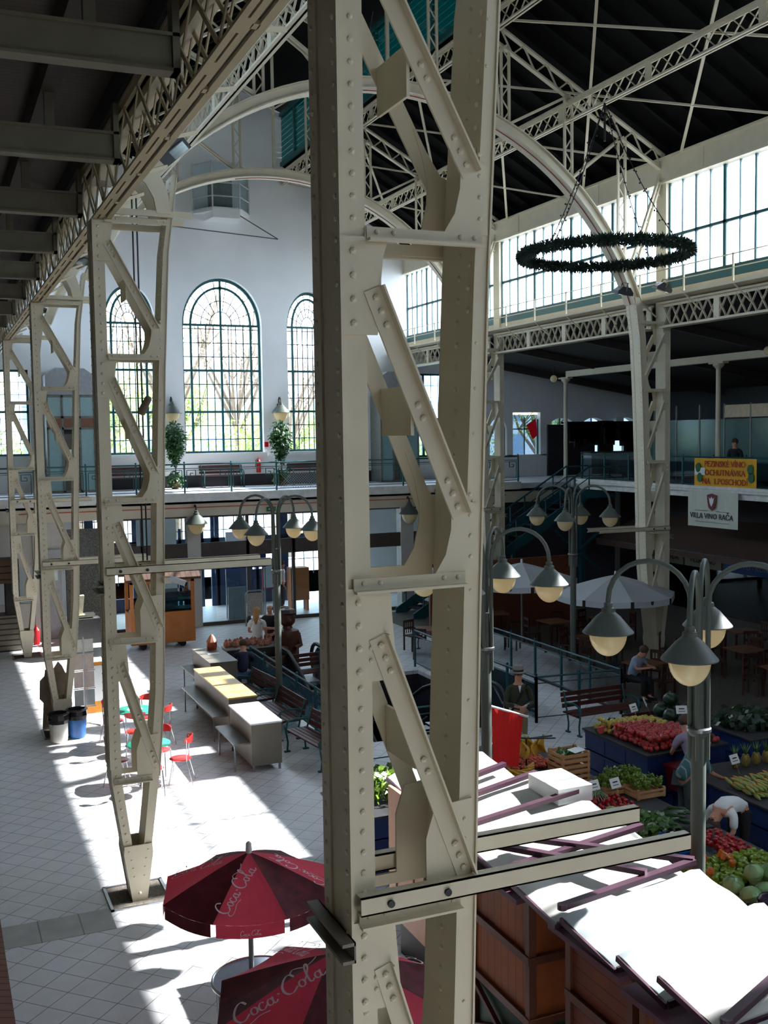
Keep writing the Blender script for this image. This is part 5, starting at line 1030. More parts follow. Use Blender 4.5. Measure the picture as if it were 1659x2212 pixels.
for x, y in [(18.9, 23.0)]+tabs:
    for k in range(3):
        a = random.uniform(0, 6.28) if k == 0 else a+2.1; dup(c0, (x+.72*math.cos(a), y+.72*math.sin(a), 0), a-math.pi/2)
# right ground floor shops: awning, signboards, dark fronts
m_ = MB(); m_.box(25.2, 8, 0, 25.3, 35.2, 4.2); struct('wall_right_shops', m_, mat('dark_shopfront', (40, 36, 38), .7))
m_ = MB(); m_.box(14.5, 34.9, 0, 25.2, 35.0, 4.2) if False else m_.box(20.0, YF+.1, 0, 25.2, YF+.2, 4.2); struct('wall_dark_corner', m_, mat('dark_corner', (70, 66, 74), .8))
t = thing('awning', 'long dark brown fabric awning above the right shop signs', 'awning', (23.3, 12, 2.2)); m_ = MB(); m_.prism([(1.9, 1.1), (-.4, .22), (-.4, .0), (-.38, .0), (-.38, .2), (1.9, 1.06)], 0, 21.5, 'y'); m_.build('fabric', mat('awning_brown', (74, 52, 42), .8), t); m_ = MB(); m_.tube([(-.38, 0, .2), (-.38, 21.5, .2)], .03, 6); m_.build('front_bar', STEEL, t)
def sign(label, y0, y1, rgb, txt=None, ink=None, z0=1.62, x=24.6):
    t = thing('shop_sign', label, 'sign', (x, y1, z0)); m_ = MB(); m_.box(0, -(y1-y0), 0, .3, 0, .48); m_.build('board', mat('sign_%d' % rgb[0], rgb, .5, noise=.03), t)
    if txt: lettering(txt, .26, ink, t, faceM((-.01, -(y1-y0)/2, .24), (0, -1, 0), (0, 0, 1)), .004)
sign('cream shop sign with dark letters ending in RICHARDA', 30.6, 32.6, (170, 164, 140), 'U RICHARDA', INK); sign('cream shop sign with a small crest', 28.6, 30.5, (168, 162, 138), 'VILLA VINO', INK); sign('blue shop sign lettered PIVO - KOFOLA', 25.2, 28.5, (28, 84, 176), 'PIVO - KOFOLA', mat('pale_blue_ink', (120, 170, 220)))
m_ = MB(); m_.box(24.9, 25, 0, 24.95, 33, 1.6); tag(m_.build('shop_glazing', GLD), 'dark glazing under the shop signs on the right', 'shop window')
# brown panelled kiosk behind the white parasols
t = thing('panelled_kiosk', 'brown wooden kiosk walls behind the white parasols', 'kiosk', (18.2, 30.2, 0)); m_ = MB(); m_.box(-3.8, 0, 0, 1.6, .1, 2.3); m_.build('front_wall', mat('kiosk_brown', (112, 60, 34), .6, noise=.1), t); m_ = MB(); m_.box(-3.7, -.05, .9, -2.6, -.0, 2.0); m_.build('frame', mat('kiosk_frame', (150, 140, 120)), t)
# kiosk goods of the upper gallery bazaar
t = thing('bazaar_counter', 'white counter of the souvenir stall on the far right gallery', 'counter', (26.6, 36.6, ZG)); m_ = MB(); m_.box(-2, -.3, 0, 3.4, .3, 1.05); m_.build('body', mat('grey_white', (150, 150, 152), .7), t)
m_ = MB(); m_.box(-2.1, -.35, 1.05, 3.5, .35, 1.1); m_.build('worktop', DARK, t)
fl = thing('red_flag', 'red flag hanging by the bright gallery door', 'flag', (24.3, 40.3, 6.0)); m_ = MB(); m_.add([(-.35, 0, .75), (.1, -.03, 1.0), (.2, 0, .3), (-.05, -.02, .1)], [(0, 1, 2, 3)]); m_.build('cloth', mat('flag_red', (214, 20, 36), .7, trans=.4), fl); m_ = MB(); m_.tube([(-.4, .4, .65), (-.4, 0, .65), (.15, 0, 1.05)], .012, 5); m_.build('stick', BLACK, fl)
m_ = MB(); m_.box(25.1, 40.4, 4.5, 27.55, 40.5, 6.75).box(27.75, 40.4, 4.5, 28.55, 40.5, 6.9).box(29.15, 40.4, 4.5, 30.2, 40.5, 6.8); struct('wall_stall_backdrop', m_, DARK)
for i in range(26):
    x = 24.9+random.random()*5.4; y = 37.3+random.random()*2.6; c = random.choice([(40, 20, 24), (24, 26, 40), (70, 20, 26), (20, 20, 22), (120, 120, 124), (40, 60, 90)])
    m_ = MB(); h = random.uniform(.6, 1.0); m_.prism([(-.2, 0), (.2, 0), (.24, h*.8), (.34, h*.75), (.2, h), (-.2, h), (-.34, h*.75), (-.24, h*.8)], -.05, .05); o = m_.build('hanging_garment', mat('garment_%d' % c[0], c, .9)); o.location = (x, 38.55, ZG+2.27-h); tag(o, 'dark garment hanging in the souvenir stall on the far right gallery', 'garment', 'garments hanging in the gallery stall')
m_ = MB(); m_.box(24.6, 38.5, 6.75, 30.3, 38.6, 6.85); tag(m_.build('garment_rail', BLACK), 'dark rail carrying garments in the gallery stall', 'rail')
t = thing('exit_panel', 'white panel with a dark arrow in the arch of the gallery stall', 'sign', (28.9, 40.4, 6.1)); m_ = MB(); m_.box(-.2, -.02, 0, .2, .02, .95); m_.build('panel', mat('bright_panel', (220, 226, 226)), t); m_ = MB(); m_.prism([(0, .75), (.12, .6), (.04, .6), (.04, .3), (-.04, .3), (-.04, .6), (-.12, .6)], -.04, -.02); m_.build('arrow', INK, t)
# ------------------------------------------------------------ market huts with sunlit covers
def hut(label, y0, y1, x0=5.08, x1=6.35, h=1.95, m=WOODO, rgb=(150, 84, 34)):
    t = thing('market_hut', label, 'market hut', (x0, y0, 0)); W, D = x1-x0, y1-y0
    m_ = MB(); m_.box(.03, .03, .75, W-.03, D-.03, h); m_.build('board_walls', m, t)
    m_ = MB()
    for x in (0, W-.08):
        for y in (0, D-.08): m_.box(x, y, 0, x+.08, y+.08, h+.05)
    for z in (.68, 1.3, h-.03): m_.box(-.01, 0, z, .05, D, z+.08).box(0, -.01, z, W, .05, z+.08).box(0, D-.05, z, W, D, z+.08)
    m_.build('corner_frame', mat('hut_frame', (92, 46, 24), .6), t)
    m_ = MB(); m_.box(.05, .05, .05, W-.05, D-.05, .68); m_.build('base_panel', mat('base_green', (22, 60, 40), .7), t)
    m_ = MB(); m_.box(-.02, 0, 0, .04, D, .12).bar((0, 0, .1), (0, D, .66), .05, .05); m_.bar((0, D, .1), (0, 0, .66), .05, .05); m_.build('base_frame', mat('base_red', (84, 30, 26), .7), t)
    m_ = MB(); m_.prism([(-.16, h), (W+.05, h+.12), (W+.05, h+.16), (-.16, h+.05)], -.04, D+.04); m_.build('roof_board', mat('plum_board', (84, 44, 62), .6), t)
    return t
hut('orange boarded market hut in the middle, its long side facing the aisle', 8.55, 9.75)
hut('red-brown slatted market hut right of the middle hut', 6.95, 7.95, 5.1, m=WOODD)
hut('brown boarded market hut at the lower right corner', 5.2, 6.75, 5.02, m=lined('hut_boards3', (120, 66, 34), (60, 30, 12), 5, 1, .04))
t = thing('market_hut', 'peach-coloured slotted door leaf of a hut seen through the big column', 'market hut', (5.02, 10.3, 0)); m_ = MB(); m_.box(0, 0, .5, .05, 1.5, 2.1); m_.build('door_leaf', mat('peach_wood', (206, 150, 116), .6, noise=.05), t); m_ = MB()
for y, za, zb in ((.3, 1.3, 2.0), (.45, 1.0, 1.6), (.75, .7, 1.2), (1.0, 1.1, 1.9), (1.25, .8, 1.4)): m_.box(-.012, y, za, 0, y+.03, zb)
m_.build('slots', mat('slot_brown', (92, 40, 20)), t); m_ = MB(); m_.box(.1, 0, .5, 1.2, 1.5, 2.05); m_.build('board_walls', WOODD, t); m_ = MB(); m_.box(.1, .05, 0, 1.1, 1.4, .5); m_.build('base_panel', DARK, t)
TARP = mat('pale_tarpaulin', (206, 204, 196), .7, noise=.03); FILM = mat('milky_plastic_sheet', (206, 214, 214), .3, noise=.12, scale=3, trans=.3); PLUMB = mat('plum_plank', (66, 34, 50), .5, noise=.2)
def cover(label, x0, x1, y0, y1, z0=2.16, z1=2.3, m=TARP, wave=.006, edge=True, skew=0.):
    t = thing('roof_cover', label, 'roof cover', (x0, y0, 0)); m_ = MB(); nx, ny = 14, 10; vs = []
    for i in range(nx+1):
        for j in range(ny+1):
            u, v_ = i/nx, j/ny; x = (x1-x0)*u+skew*v_; y = (y1-y0)*v_; z = z0+(z1-z0)*u+wave*math.sin(v_*9+u*4)+wave*.6*math.sin(u*11+v_*3)
            if edge and (i in (0, nx)): z -= .03
            z -= .09*(1-v_)
            vs.append((x, y, z))
    k = len(vs); vs += [(a, b, c-.012) for a, b, c in vs]; q = lambda i, j: i*(ny+1)+j
    fs = [(q(i, j), q(i+1, j), q(i+1, j+1), q(i, j+1)) for i in range(nx) for j in range(ny)]; fs += [tuple(k+a for a in f[::-1]) for f in fs]
    m_.add(vs, fs); m_.build('sheet', m, t, True)
    m_ = MB(); m_.bar((0, -.012, z0-.125), (x1-x0, -.012, z1-.125), .025, .06); m_.build('edge_strip', PLUMB, t); m_ = MB(); m_.bar((-.01, 0, z0-.14), (-.01, y1-y0, z0-.05), .025, .05); m_.build('edge_strip', PLUMB, t); return t
for a in (('white roof cover behind the big column, first of the row from the arch side', 5.1, 6.45, 11.0, 12.0), ('white roof cover right of the big column, just behind the small box', 5.05, 6.55, 9.9, 10.95), ('wide white roof cover under the two projecting steel bars', 5.0, 6.65, 8.75, 9.85), ('white roof cover with diagonal plum planks lying on it', 4.95, 6.45, 7.85, 8.7)): cover(*a)
cover('crumpled milky plastic sheet covering the hut roofs', 4.98, 6.5, 7.0, 7.82, 2.14, 2.3, FILM, .014); cover('second milky plastic sheet with a raised fold near the right edge', 4.98, 6.5, 6.35, 6.98, 2.18, 2.32, FILM, .012)
cover('white tarpaulin flap in the lower right corner', 4.98, 6.6, 5.75, 6.45, 2.26, 2.36, TARP, .008); cover('lowest pale roof sheet cut by the bottom right corner', 5.0, 6.6, 5.0, 5.7, 2.16, 2.3, FILM, .01)
planks = [((5.0, 10.98, 2.2), (6.35, 11.25, 2.34)), ((5.0, 10.5, 2.22), (6.5, 10.75, 2.36)), ((5.05, 9.88, 2.22), (6.75, 10.0, 2.38)), ((5.0, 8.74, 2.22), (6.6, 8.84, 2.34)), ((5.0, 9.3, 2.26), (5.95, 7.9, 2.32)), ((5.4, 9.22, 2.28), (6.5, 7.9, 2.34)), ((5.0, 7.84, 2.2), (6.5, 7.9, 2.33)), ((5.0, 5.72, 2.24), (6.65, 6.3, 2.4)), ((5.0, 5.35, 2.22), (6.6, 5.65, 2.34))]
pl_lb = ['plum plank beside the bowed fence top', 'plum plank on the second white cover', 'long plum plank sticking out toward the cabbages', 'plum plank under the upper projecting bar', 'diagonal plum plank with a rounded end, nearest the big column', 'second diagonal plum plank with a rounded end', 'plum plank along the crumpled plastic sheet', 'plum plank along the corner tarpaulin', 'lowest plum plank in the lower right corner']
for (p, q), lb in zip(planks, pl_lb):
    m_ = MB(); m_.bar(p, q, .075, .05); m_.tube([(p[0], p[1], p[2]-.025), (p[0], p[1], p[2]+.025)], .045, 12); tag(m_.build('loose_plank', PLUMB), lb, 'plank', 'planks lying on the roof covers')
m_ = MB(); m_.box(6.3, 9.95, 2.24, 6.75, 10.6, 2.42); tag(m_.build('white_box', WHT), 'white flat box standing on the roof covers', 'box')
# white tubular fences bowed around the stall
for pts, lb in (([(7.0, 13.9, 1.75), (7.0, 13.2, 1.72), (6.95, 12.5, 1.65), (7.05, 11.9, 1.5)], 'bowed white tube fence behind the big column beside the bananas'), ([(7.25, 9.85, 1.5), (7.3, 9.2, 1.6), (7.3, 8.5, 1.5), (7.3, 7.7, 1.2), (7.3, 7.1, .8)], 'bowed white tube fence with wire mesh by the purple cabbages')):
    t = thing('bowed_fence', lb, 'fence', (0, 0, 0)); m_ = MB(); P = [Vector(p) for p in pts]; m_.tube(P, .03, 8); m_.build('tube_rail', mat('white_tube', (206, 204, 196), .4), t, True); m_ = MB()
    for i in range(len(P)-1):
        for k in range(8):
            p = P[i].lerp(P[i+1], k/8); m_.bar(p, (p.x, p.y, .1), .008, .008)
    for z in (.25, .45, .65, .85, 1.05, 1.25):
        for i in range(len(P)-1):
            if min(P[i].z, P[i+1].z) > z: m_.bar((P[i].x, P[i].y, z), (P[i+1].x, P[i+1].y, z), .008, .008)
    m_.build('wire_mesh', mat('mesh_wire', (120, 116, 104), .5), t)
t = thing('red_cloth', 'bright red cloth hanging from a bar right of the big column', 'cloth', (7.3, 13.6, 0)); m_ = MB(); vs = []
for i in range(9):
    u = i/8; vs += [(.16+.55*u, .0+.03*math.sin(u*7), 2.38-.2*u), (.16+.42*u, -.05, 1.55-.12*u)]
m_.add(vs, [(2*i, 2*i+2, 2*i+3, 2*i+1) for i in range(8)]); m_.build('fabric', mat('vivid_red', (214, 28, 26), .7, noise=.05, trans=.25), t); m_ = MB(); m_.tube([(.1, 0, 2.41), (.78, 0, 2.16)], .02, 6); m_.build('bar', WHT, t); m_ = MB(); m_.tube([(.1, 0, 0), (.1, 0, 2.42)], .025, 6); m_.build('upright', STEEL, t)
# ------------------------------------------------------------ produce
def stand(label, x0, y0, x1, y1, h, m=CRATEB):
    t = thing('crate_stand', label, 'produce stand', (x0, y0, 0)); W, D = x1-x0, y1-y0; m_ = MB()
    n = 3
    for k in range(n):
        z0, z1 = h*k/n+.01, h*(k+1)/n-.01
        for i in range(max(1, int(W/.42))):
            for j in range(max(1, int(D/.6))):
                nx, ny = max(1, int(W/.42)), max(1, int(D/.6)); a, b = W*i/nx+.01, W*(i+1)/nx-.01; c, d = D*j/ny+.01, D*(j+1)/ny-.01; m_.box(a, c, z0, b, d, z1); m_.box(a-.01, c-.01, z1-.04, b+.01, d+.01, z1)
                m_.box((a+b)/2-.06, c-.012, z1-.13, (a+b)/2+.06, c, z1-.08)
    m_.build('stacked_crates', m, t); m_ = MB(); m_.box(-.03, -.03, h, W+.03, D+.03, h+.03); m_.build('board', DARK, t); return t
stand('blue crate stand under the melons, tomatoes and bananas', 7.75, 13.4, 9.5, 16.2, .9); stand('dark crate stand under the grapes and radishes', 8.15, 11.5, 9.75, 13.35, .9, mat('dark_green_plastic', (24, 44, 34), .5)); stand('crate stand under the peppers and cabbages by the near lamp', 8.1, 8.7, 9.8, 11.4, .88, mat('dark_green_plastic', (24, 44, 34)))
stand('tall blue crate stand piled with red apples', 10.75, 14.25, 12.4, 16.1, 1.0); stand('blue crate stand with corn cobs at the right edge', 10.9, 11.6, 12.6, 13.6, .92); stand('blue crate stand with dark greens at the far right', 12.9, 14.2, 14.6, 15.8, 1.0)
def heap(proto, n, x0, y0, x1, y1, z, r, mound=0., label=None, group=None, mix=None, tilt=True, jit=1.):
    """lay copies in rows, layer by layer, as a mound"""
    out = 0; layer = 0; first = True
    while out < n and layer < 6:
        s = r*1.95; inset = layer*s*.62; xa, xb, ya, yb = x0+inset, x1-inset, y0+inset, y1-inset
        if xb-xa < s*.5 or yb-ya < s*.5: break
        nx, ny = max(1, int((xb-xa)/s)), max(1, int((yb-ya)/s)); cells = [(i, j) for i in range(nx) for j in range(ny)]
        inner = layer < 1 and n < nx*ny*3
        for i, j in cells:
            if out >= n: break
            p = (xa+(i+.5)*(xb-xa)/nx+random.uniform(-.28, .28)*s*jit, ya+(j+.5)*(yb-ya)/ny+random.uniform(-.28, .28)*s*jit, z+r+layer*r*1.35+random.uniform(0, .3)*r+(mound*math.sin(math.pi*(i+.5)/nx)*math.sin(math.pi*(j+.5)/ny) if layer == 0 and mound else mound*.8))
            src = proto if not mix else random.choice(mix)
            rot = (random.uniform(-.5, .5), random.uniform(-.5, .5), random.uniform(0, 6.28)) if tilt else (0, 0, random.uniform(0, 6.28))
            if first and not mix: src.location = p; src.rotation_euler = rot; first = False
            else: dup(src, p, rot=rot, label=label, group=group, scale=random.uniform(.88, 1.08))
            out += 1
        layer += 1
def fruit(name, cat, label, group, r, m, sz=1., stalk=None, stm=None, n=10, sx=1, prof=None, lobes=0):
    mb_ = MB()
    if prof: mb_.lathe([(a*r, b*r) for a, b in prof], n=n)
    else: mb_.ball((0, 0, 0), r, n, sx, 1, sz)
    if lobes:
        mb_.v = [(x*(1+.12*math.cos(lobes*math.atan2(y, x))), y*(1+.12*math.cos(lobes*math.atan2(y, x))), z) for x, y, z in mb_.v]
    o = mb_.build(name, m, None, True); tag(o, label, cat, group)
    if stalk: s_ = MB(); s_.tube([(0, 0, r*sz*.85), (r*.08, 0, r*sz*1.2)], r*.08, 5); s_.build('stalk', stm or BARK, o)
    return o
FM = lambda n, c, ns=.25, sc=30: mat(n, c, .35, noise=ns, scale=sc)
ap = fruit('apple', 'apple', 'red apple in the big heap on the blue crate stand', 'red apples on the right stand', .05, mat('apple_red', (184, 50, 50), .35, noise=.6, scale=9), .9, True)
heap(ap, 260, 10.85, 14.3, 12.35, 15.5, 1.03, .05, .1)
ya = fruit('apple', 'apple', 'yellow-green apple at the back of the heap on the blue crate stand', 'yellow apples on the right stand', .05, mat('apple_yellow', (190, 166, 66), .35, noise=.4, scale=9), .9, True)
heap(ya, 70, 10.85, 15.5, 12.2, 16.05, 1.03, .05, .08)
tm = fruit('nectarine', 'fruit', 'orange-red nectarine in the heap below the hanging bananas', 'nectarines below the bananas', .04, FM('nectarine_skin', (196, 76, 38), .35)); heap(tm, 110, 8.35, 14.65, 9.4, 15.45, .93, .04)
ml = fruit('melon', 'melon', 'beige netted melon at the back of the fruit stand', 'netted melons', .1, FM('melon_skin', (150, 136, 98), .3, 40), .95, True); heap(ml, 9, 8.7, 15.5, 9.4, 16.15, .98, .1)
def banana_bunch(par_name, label, loc, rot, n=7, hang=False, group=None):
    t = thing(par_name, label, 'bananas', loc, 0, group); t.rotation_euler = rot; M_ = FM('banana_skin', (206, 160, 44), .15, 10)
    for k in range(n):
        a = (k-n/2)*.26; m_ = MB(); c, s_ = math.cos(a), math.sin(a)
        pts = [(.0, 0, 0), (.02*c+.02, .05*s_, -.04), (.07*c+.03, .14*s_, -.12), (.06*c+.02, .17*s_, -.2), (.02*c, .16*s_, -.26)]
        m_.tube(pts, [.008, .016, .021, .018, .006], 7); m_.build('banana', M_, t, True)
    m_ = MB(); m_.tube([(0, 0, .03), (.01, 0, -.02)], .02, 6); m_.build('stem', FM('stem_green', (140, 150, 60)), t)
    return t
for k in range(4): banana_bunch('banana_bunch', 'banana bunch hanging from the dark hook above the nectarines', (8.62+.16*k, 14.72+.1*(k % 2), 1.42), (0, 0, k*1.1), group='bananas hanging above the nectarines')
m_ = MB(); m_.tube([(8.7, 14.7, .93), (8.7, 14.7, 1.46), (9.2, 14.72, 1.44)], .015, 6); m_.tube([(8.4, 14.75, 1.5), (8.8, 14.7, 1.45), (9.25, 14.7, 1.4)], .015, 6); tag(m_.build('banana_hook', BLACK), 'black metal hook stand holding the hanging bananas', 'hook stand')
for k in range(8): banana_bunch('banana_bunch', 'banana bunch lying in the pile in front of the nectarines', (8.0+.15*(k % 4), 14.0+.28*(k//4), 1.1+.04*(k % 2)), (R(70), 0, k*.8), 6, group='bananas lying in the pile')
def wood_crate(label, loc, L=.5, W=.34, h=.17, layers=1, rz=0, group=None):
    t = thing('wooden_crate', label, 'crate', loc, rz, group)
    for q in range(layers):
        m_ = MB(); z = q*(h+.01)
        for y in (0, W): m_.box(0, y-.006, z+.02, L, y+.006, z+.07).box(0, y-.006, z+.1, L, y+.006, z+h-.02)
        for x in (0, L): m_.box(x-.006, 0, z+.02, x+.006, W, z+.07).box(x-.006, 0, z+.1, x+.006, W, z+h-.02)
        for x in (.02, L-.02):
            for y in (.02, W-.02): m_.box(x-.02, y-.02, z, x+.02, y+.02, z+h)
        m_.box(0, 0, z+.01, L, W, z+.02); m_.build('slats', CRATEW, t)
    return t
wood_crate('lowest wooden crate of the stack of three behind the grapes', (8.78, 13.75, .93), .5, .42); wood_crate('middle wooden crate of the stack of three behind the grapes', (8.78, 13.75, 1.1), .5, .42); wood_crate('top wooden crate of the stack, holding greens and a paper', (8.78, 13.75, 1.27), .5, .42)
tag(leafball((9.03, 13.96, 1.4), .22, 260, .06, 1, .9, .25).build('lamb_lettuce', FM('leaf_green', (70, 110, 40), .4)), 'small green leaves filling the top wooden crate', 'salad leaves', kind='stuff')
m_ = MB(); m_.box(-.13, -.08, 0, .13, .08, .004); pc = m_.build('price_card', WHT); pc.location = (9.1, 13.85, 1.45); pc.rotation_euler = (R(8), 0, .3); tag(pc, 'white price card on the top wooden crate', 'price card')
wood_crate('wooden crate of green grapes, left of the pair', (9.1, 13.1, .93), .5, .4, .15); wood_crate('wooden crate of green grapes, right of the pair', (9.45, 12.75, .93), .5, .4, .15)
gp = MB()
for i in range(34):
    a, b = random.random()*6.28, random.random(); gp.ball((.055*(1-b*b)*math.cos(a), .055*(1-b*b)*math.sin(a), .05-b*.11), .021, 7)
g0 = gp.build('grape_bunch', mat('green_grape', (112, 146, 52), .3, noise=.2, scale=10, trans=.25), None, True); tag(g0, 'bunch of green grapes in the pair of wooden crates', 'grapes', 'green grape bunches'); s_ = MB(); s_.tube([(0, 0, .06), (.01, 0, .09)], .006, 5); s_.build('stem', FM('stem_green', (140, 150, 60)), g0)
heap(g0, 36, 9.12, 13.12, 9.95, 13.5, 1.0, .06); 
for i in range(20): dup(g0, (9.5+random.random()*.42, 12.78+random.random()*.36, 1.08+random.random()*.1), rot=(random.uniform(-.6, .6), random.uniform(-.6, .6), random.random()*6))
PEP = [(.1, -1.3), (.5, -1.1), (.8, -.3), (.95, .5), (.7, .85), (.25, .75), (.02, .6)]
rp = fruit('red_pepper', 'pepper', 'long red pepper in the row behind the round cabbages', 'red peppers behind the cabbages', .04, FM('pepper_red', (168, 18, 30), .3), 1, True, FM('stem_green', (140, 150, 60)), 8, prof=[(.05, -2.2), (.35, -1.6), (.7, -.6), (.8, .3), (.5, .7), (.02, .6)])
heap(rp, 70, 8.45, 12.35, 9.25, 13.05, .93, .045)
rp2 = fruit('red_pepper', 'pepper', 'small red pepper beside the seller in the white shirt', 'red peppers beside the bending seller', .04, FM('pepper_red', (168, 18, 30)), 1, True, FM('stem_green', (140, 150, 60)), 8, prof=PEP); heap(rp2, 40, 9.2, 10.55, 9.75, 11.25, .93, .042)
gpp = fruit('green_pepper', 'pepper', 'light green pepper in the big heap at the right edge', 'light green peppers', .05, FM('pepper_green', (126, 152, 46), .25), 1, True, FM('stem_green', (140, 150, 60)), 9, prof=PEP, lobes=3)
heap(gpp, 95, 8.3, 9.75, 9.6, 10.5, .93, .05)
gpo = fruit('orange_pepper', 'pepper', 'orange pepper among the light green peppers', 'orange peppers', .05, FM('pepper_orange', (196, 104, 34), .25), 1, True, FM('stem_green', (140, 150, 60)), 9, prof=PEP, lobes=3)
gpo.location = (8.9, 10.1, 1.06)
for i in range(9): dup(gpo, (8.4+random.random()*1.1, 9.85+random.random()*.55, 1.04+random.random()*.06), rot=(random.random(), random.random(), random.random()*6))
def cabbage(nm, label, group, m, r):
    mb_ = MB(); mb_.ball((0, 0, 0), r, 12, 1, 1, .86)
    for k in range(7):
        a = k*.9; c, s_ = math.cos(a), math.sin(a); vs = []
        for i in range(4):
            for j in range(4): th = R(20+i*35); ph = a+(j-1.5)*.32; rr = r*(1.03+.02*(k % 3)+.015*(j in (0, 3))); vs.append((rr*math.sin(th)*math.cos(ph), rr*math.sin(th)*math.sin(ph), rr*.86*math.cos(th)))
        mb_.add(vs, [(i*4+j, i*4+j+1, i*4+4+j+1, i*4+4+j) for i in range(3) for j in range(3)])
    o = mb_.build(nm, m, None, True); return tag(o, label, 'cabbage', group)
cg = cabbage('green_cabbage', 'pale green round cabbage in front of the light green peppers', 'round green cabbages', FM('cabbage_green', (132, 168, 112), .2, 12), .12); heap(cg, 12, 8.35, 9.15, 9.35, 9.72, .93, .12, tilt=True)
cp = cabbage('red_cabbage', 'dark purple cabbage at the right edge of the picture', 'purple cabbages', FM('cabbage_purple', (46, 30, 62), .3, 12), .11); heap(cp, 16, 8.1, 8.5, 9.3, 9.12, .93, .11)
cs = cabbage('savoy_cabbage', 'light green cabbage in the small heap beside the plum plank', 'cabbages beside the red peppers', FM('savoy_green', (118, 156, 84), .3, 12), .085); heap(cs, 9, 8.3, 11.9, 8.75, 12.3, .93, .085)
zc = MB(); zc.tube([(0, -.13, 0), (0, -.1, 0), (0, .1, 0), (0, .13, 0)], [.012, .024, .026, .012], 8); z0 = zc.build('cucumber', FM('cucumber_green', (30, 64, 26), .3), None, True); tag(z0, 'dark green cucumber lying beside the blue bag', 'cucumber', 'cucumbers')
z0.location = (9.2, 11.9, 1.0)
for i in range(26): dup(z0, (8.95+random.random()*.7, 11.55+random.random()*.5, .97+random.random()*.09), rot=(random.uniform(-.1, .1), 0, R(60)+random.uniform(-.3, .3)))
tag(leafball((8.85, 11.75, 1.02), .36, 900, .13, 1, 1, .35).build('leafy_greens', FM('herb_green', (64, 104, 34), .4)), 'loose leafy greens heaped between cabbages and cucumbers', 'greens', kind='stuff')
t = thing('blue_bag', 'shiny blue plastic bag full of dark vegetables beside the near lamp pole', 'bag', (8.75, 11.05, .9)); m_ = MB(); m_.lathe([(.2, 0), (.24, .06), (.22, .17), (.2, .2)], n=14); m_.build('bag', mat('blue_bag', (20, 90, 190), .15, noise=.3, scale=14), t, True); tag
m_ = leafball((0, 0, .2), .2, 160, .1, 1, 1, .4); m_.build('black_film', mat('wet_black', (16, 20, 22), .08), t)
cn = MB(); cn.tube([(0, -.12, 0), (0, -.09, 0), (0, .05, 0), (0, .12, 0)], [.012, .026, .024, .008], 8); c_0 = cn.build('corn_cob', FM('corn_yellow', (196, 152, 62), .2, 60), None, True); tag(c_0, 'yellow corn cob in the pile at the right edge', 'corn cob', 'corn cobs'); hk = MB(); hk.tube([(0, -.16, .0), (0, -.1, 0), (0, -.02, 0)], [.008, .028, .03], 7); hk.build('husk', FM('husk', (150, 160, 90)), c_0)
c_0.location = (11.5, 12.5, 1.0)
for i in range(84): u = i % 14; q = i//14; dup(c_0, (11.05+u*.085+random.uniform(-.02, .02), 12.1+.21*(q % 3)+random.uniform(-.04, .04)+.1*(q//3), .985+.06*(q//3)), rot=(random.uniform(-.12, .12), 0, R(-12)+random.uniform(-.2, .2)))
for i in range(4):
    t = thing('pineapple', 'pineapple with spiky leaves standing behind the corn cobs', 'pineapple', (11.75+.22*i, 13.3, .96), i, 'pineapples behind the corn'); m_ = MB(); m_.lathe([(.04, 0), (.07, .05), (.075, .12), (.05, .19)], n=10); m_.build('fruit', FM('pineapple_skin', (140, 120, 60), .5, 50), t, True); m_ = MB()
    for k in range(12): a = k*2.4; m_.add([(.02*math.cos(a+1.5), .02*math.sin(a+1.5), .18), (-.02*math.cos(a+1.5), -.02*math.sin(a+1.5), .18), (.1*math.cos(a), .1*math.sin(a), .36)], [(0, 1, 2)])
    m_.build('crown', FM('leaf_green', (70, 110, 40)), t)
for k, (x, y, a) in enumerate(((10.85, 15.75, .2), (11.02, 15.6, .8), (11.1, 15.85, 1.4), (11.5, 16.02, .4), (11.7, 16.04, 2.0))):
    t = thing('watermelon_slice', 'cut watermelon wedge with pink flesh at the corner of the apple stand', 'watermelon', (x-.05, y-.1, 1.16), a, 'watermelon wedges'); m_ = MB(); P = [(.13*math.cos(R(180+180*i/8)), .13*math.sin(R(180+180*i/8))) for i in range(9)]; m_.prism(P, -.015, .015); m_.build('flesh', FM('melon_pink', (206, 84, 84), .15), t); m_ = MB(); m_.tube([(p[0]*1.04, 0, p[1]*1.04) for p in P], .02, 6); m_.build('rind', FM('rind_green', (40, 80, 40)), t)
for (x, y, z, a, lb) in ((11.75, 15.95, 1.25, .3, 'white price card left in the yellow apples'), (12.05, 16.0, 1.32, .9, 'tilted white price card standing behind the apples'), (12.3, 15.3, 1.3, -.4, 'white price card at the right end of the apples'), (13.6, 14.4, 1.25, .5, 'white price card in the dark greens at the right edge'), (11.6, 13.1, 1.1, .2, 'white price card behind the corn cobs'), (8.95, 13.12, 1.05, .1, 'white price card beside the spring onions'), (9.25, 13.0, 1.08, .2, 'white price card above the red peppers'), (9.05, 15.2, 1.05, .6, 'bent white card in front of the hanging bananas')):
    m_ = MB(); m_.box(-.1, -.003, 0, .1, .003, .15); o = m_.build('price_card', WHT); o.location = (x, y, z); o.rotation_euler = (R(-25), 0, a); tag(o, lb, 'price card')
    m_ = MB(); m_.box(-.06, -.006, .04, .06, -.004, .05).box(-.05, -.006, .08, .05, -.004, .1); m_.build('pen_lines', INK, o)
    m_ = MB(); m_.box(-.004, 0, -.2, .004, .004, .02); m_.build('stick', CRATEW, o)
tag(leafball((13.6, 15.0, 1.15), .6, 900, .16, 1.1, .9, .3).build('dark_leaf_vegetables', FM('dark_green_leaf', (24, 48, 24), .4)), 'dark leafy vegetables heaped on the far right stand', 'vegetables', kind='stuff')
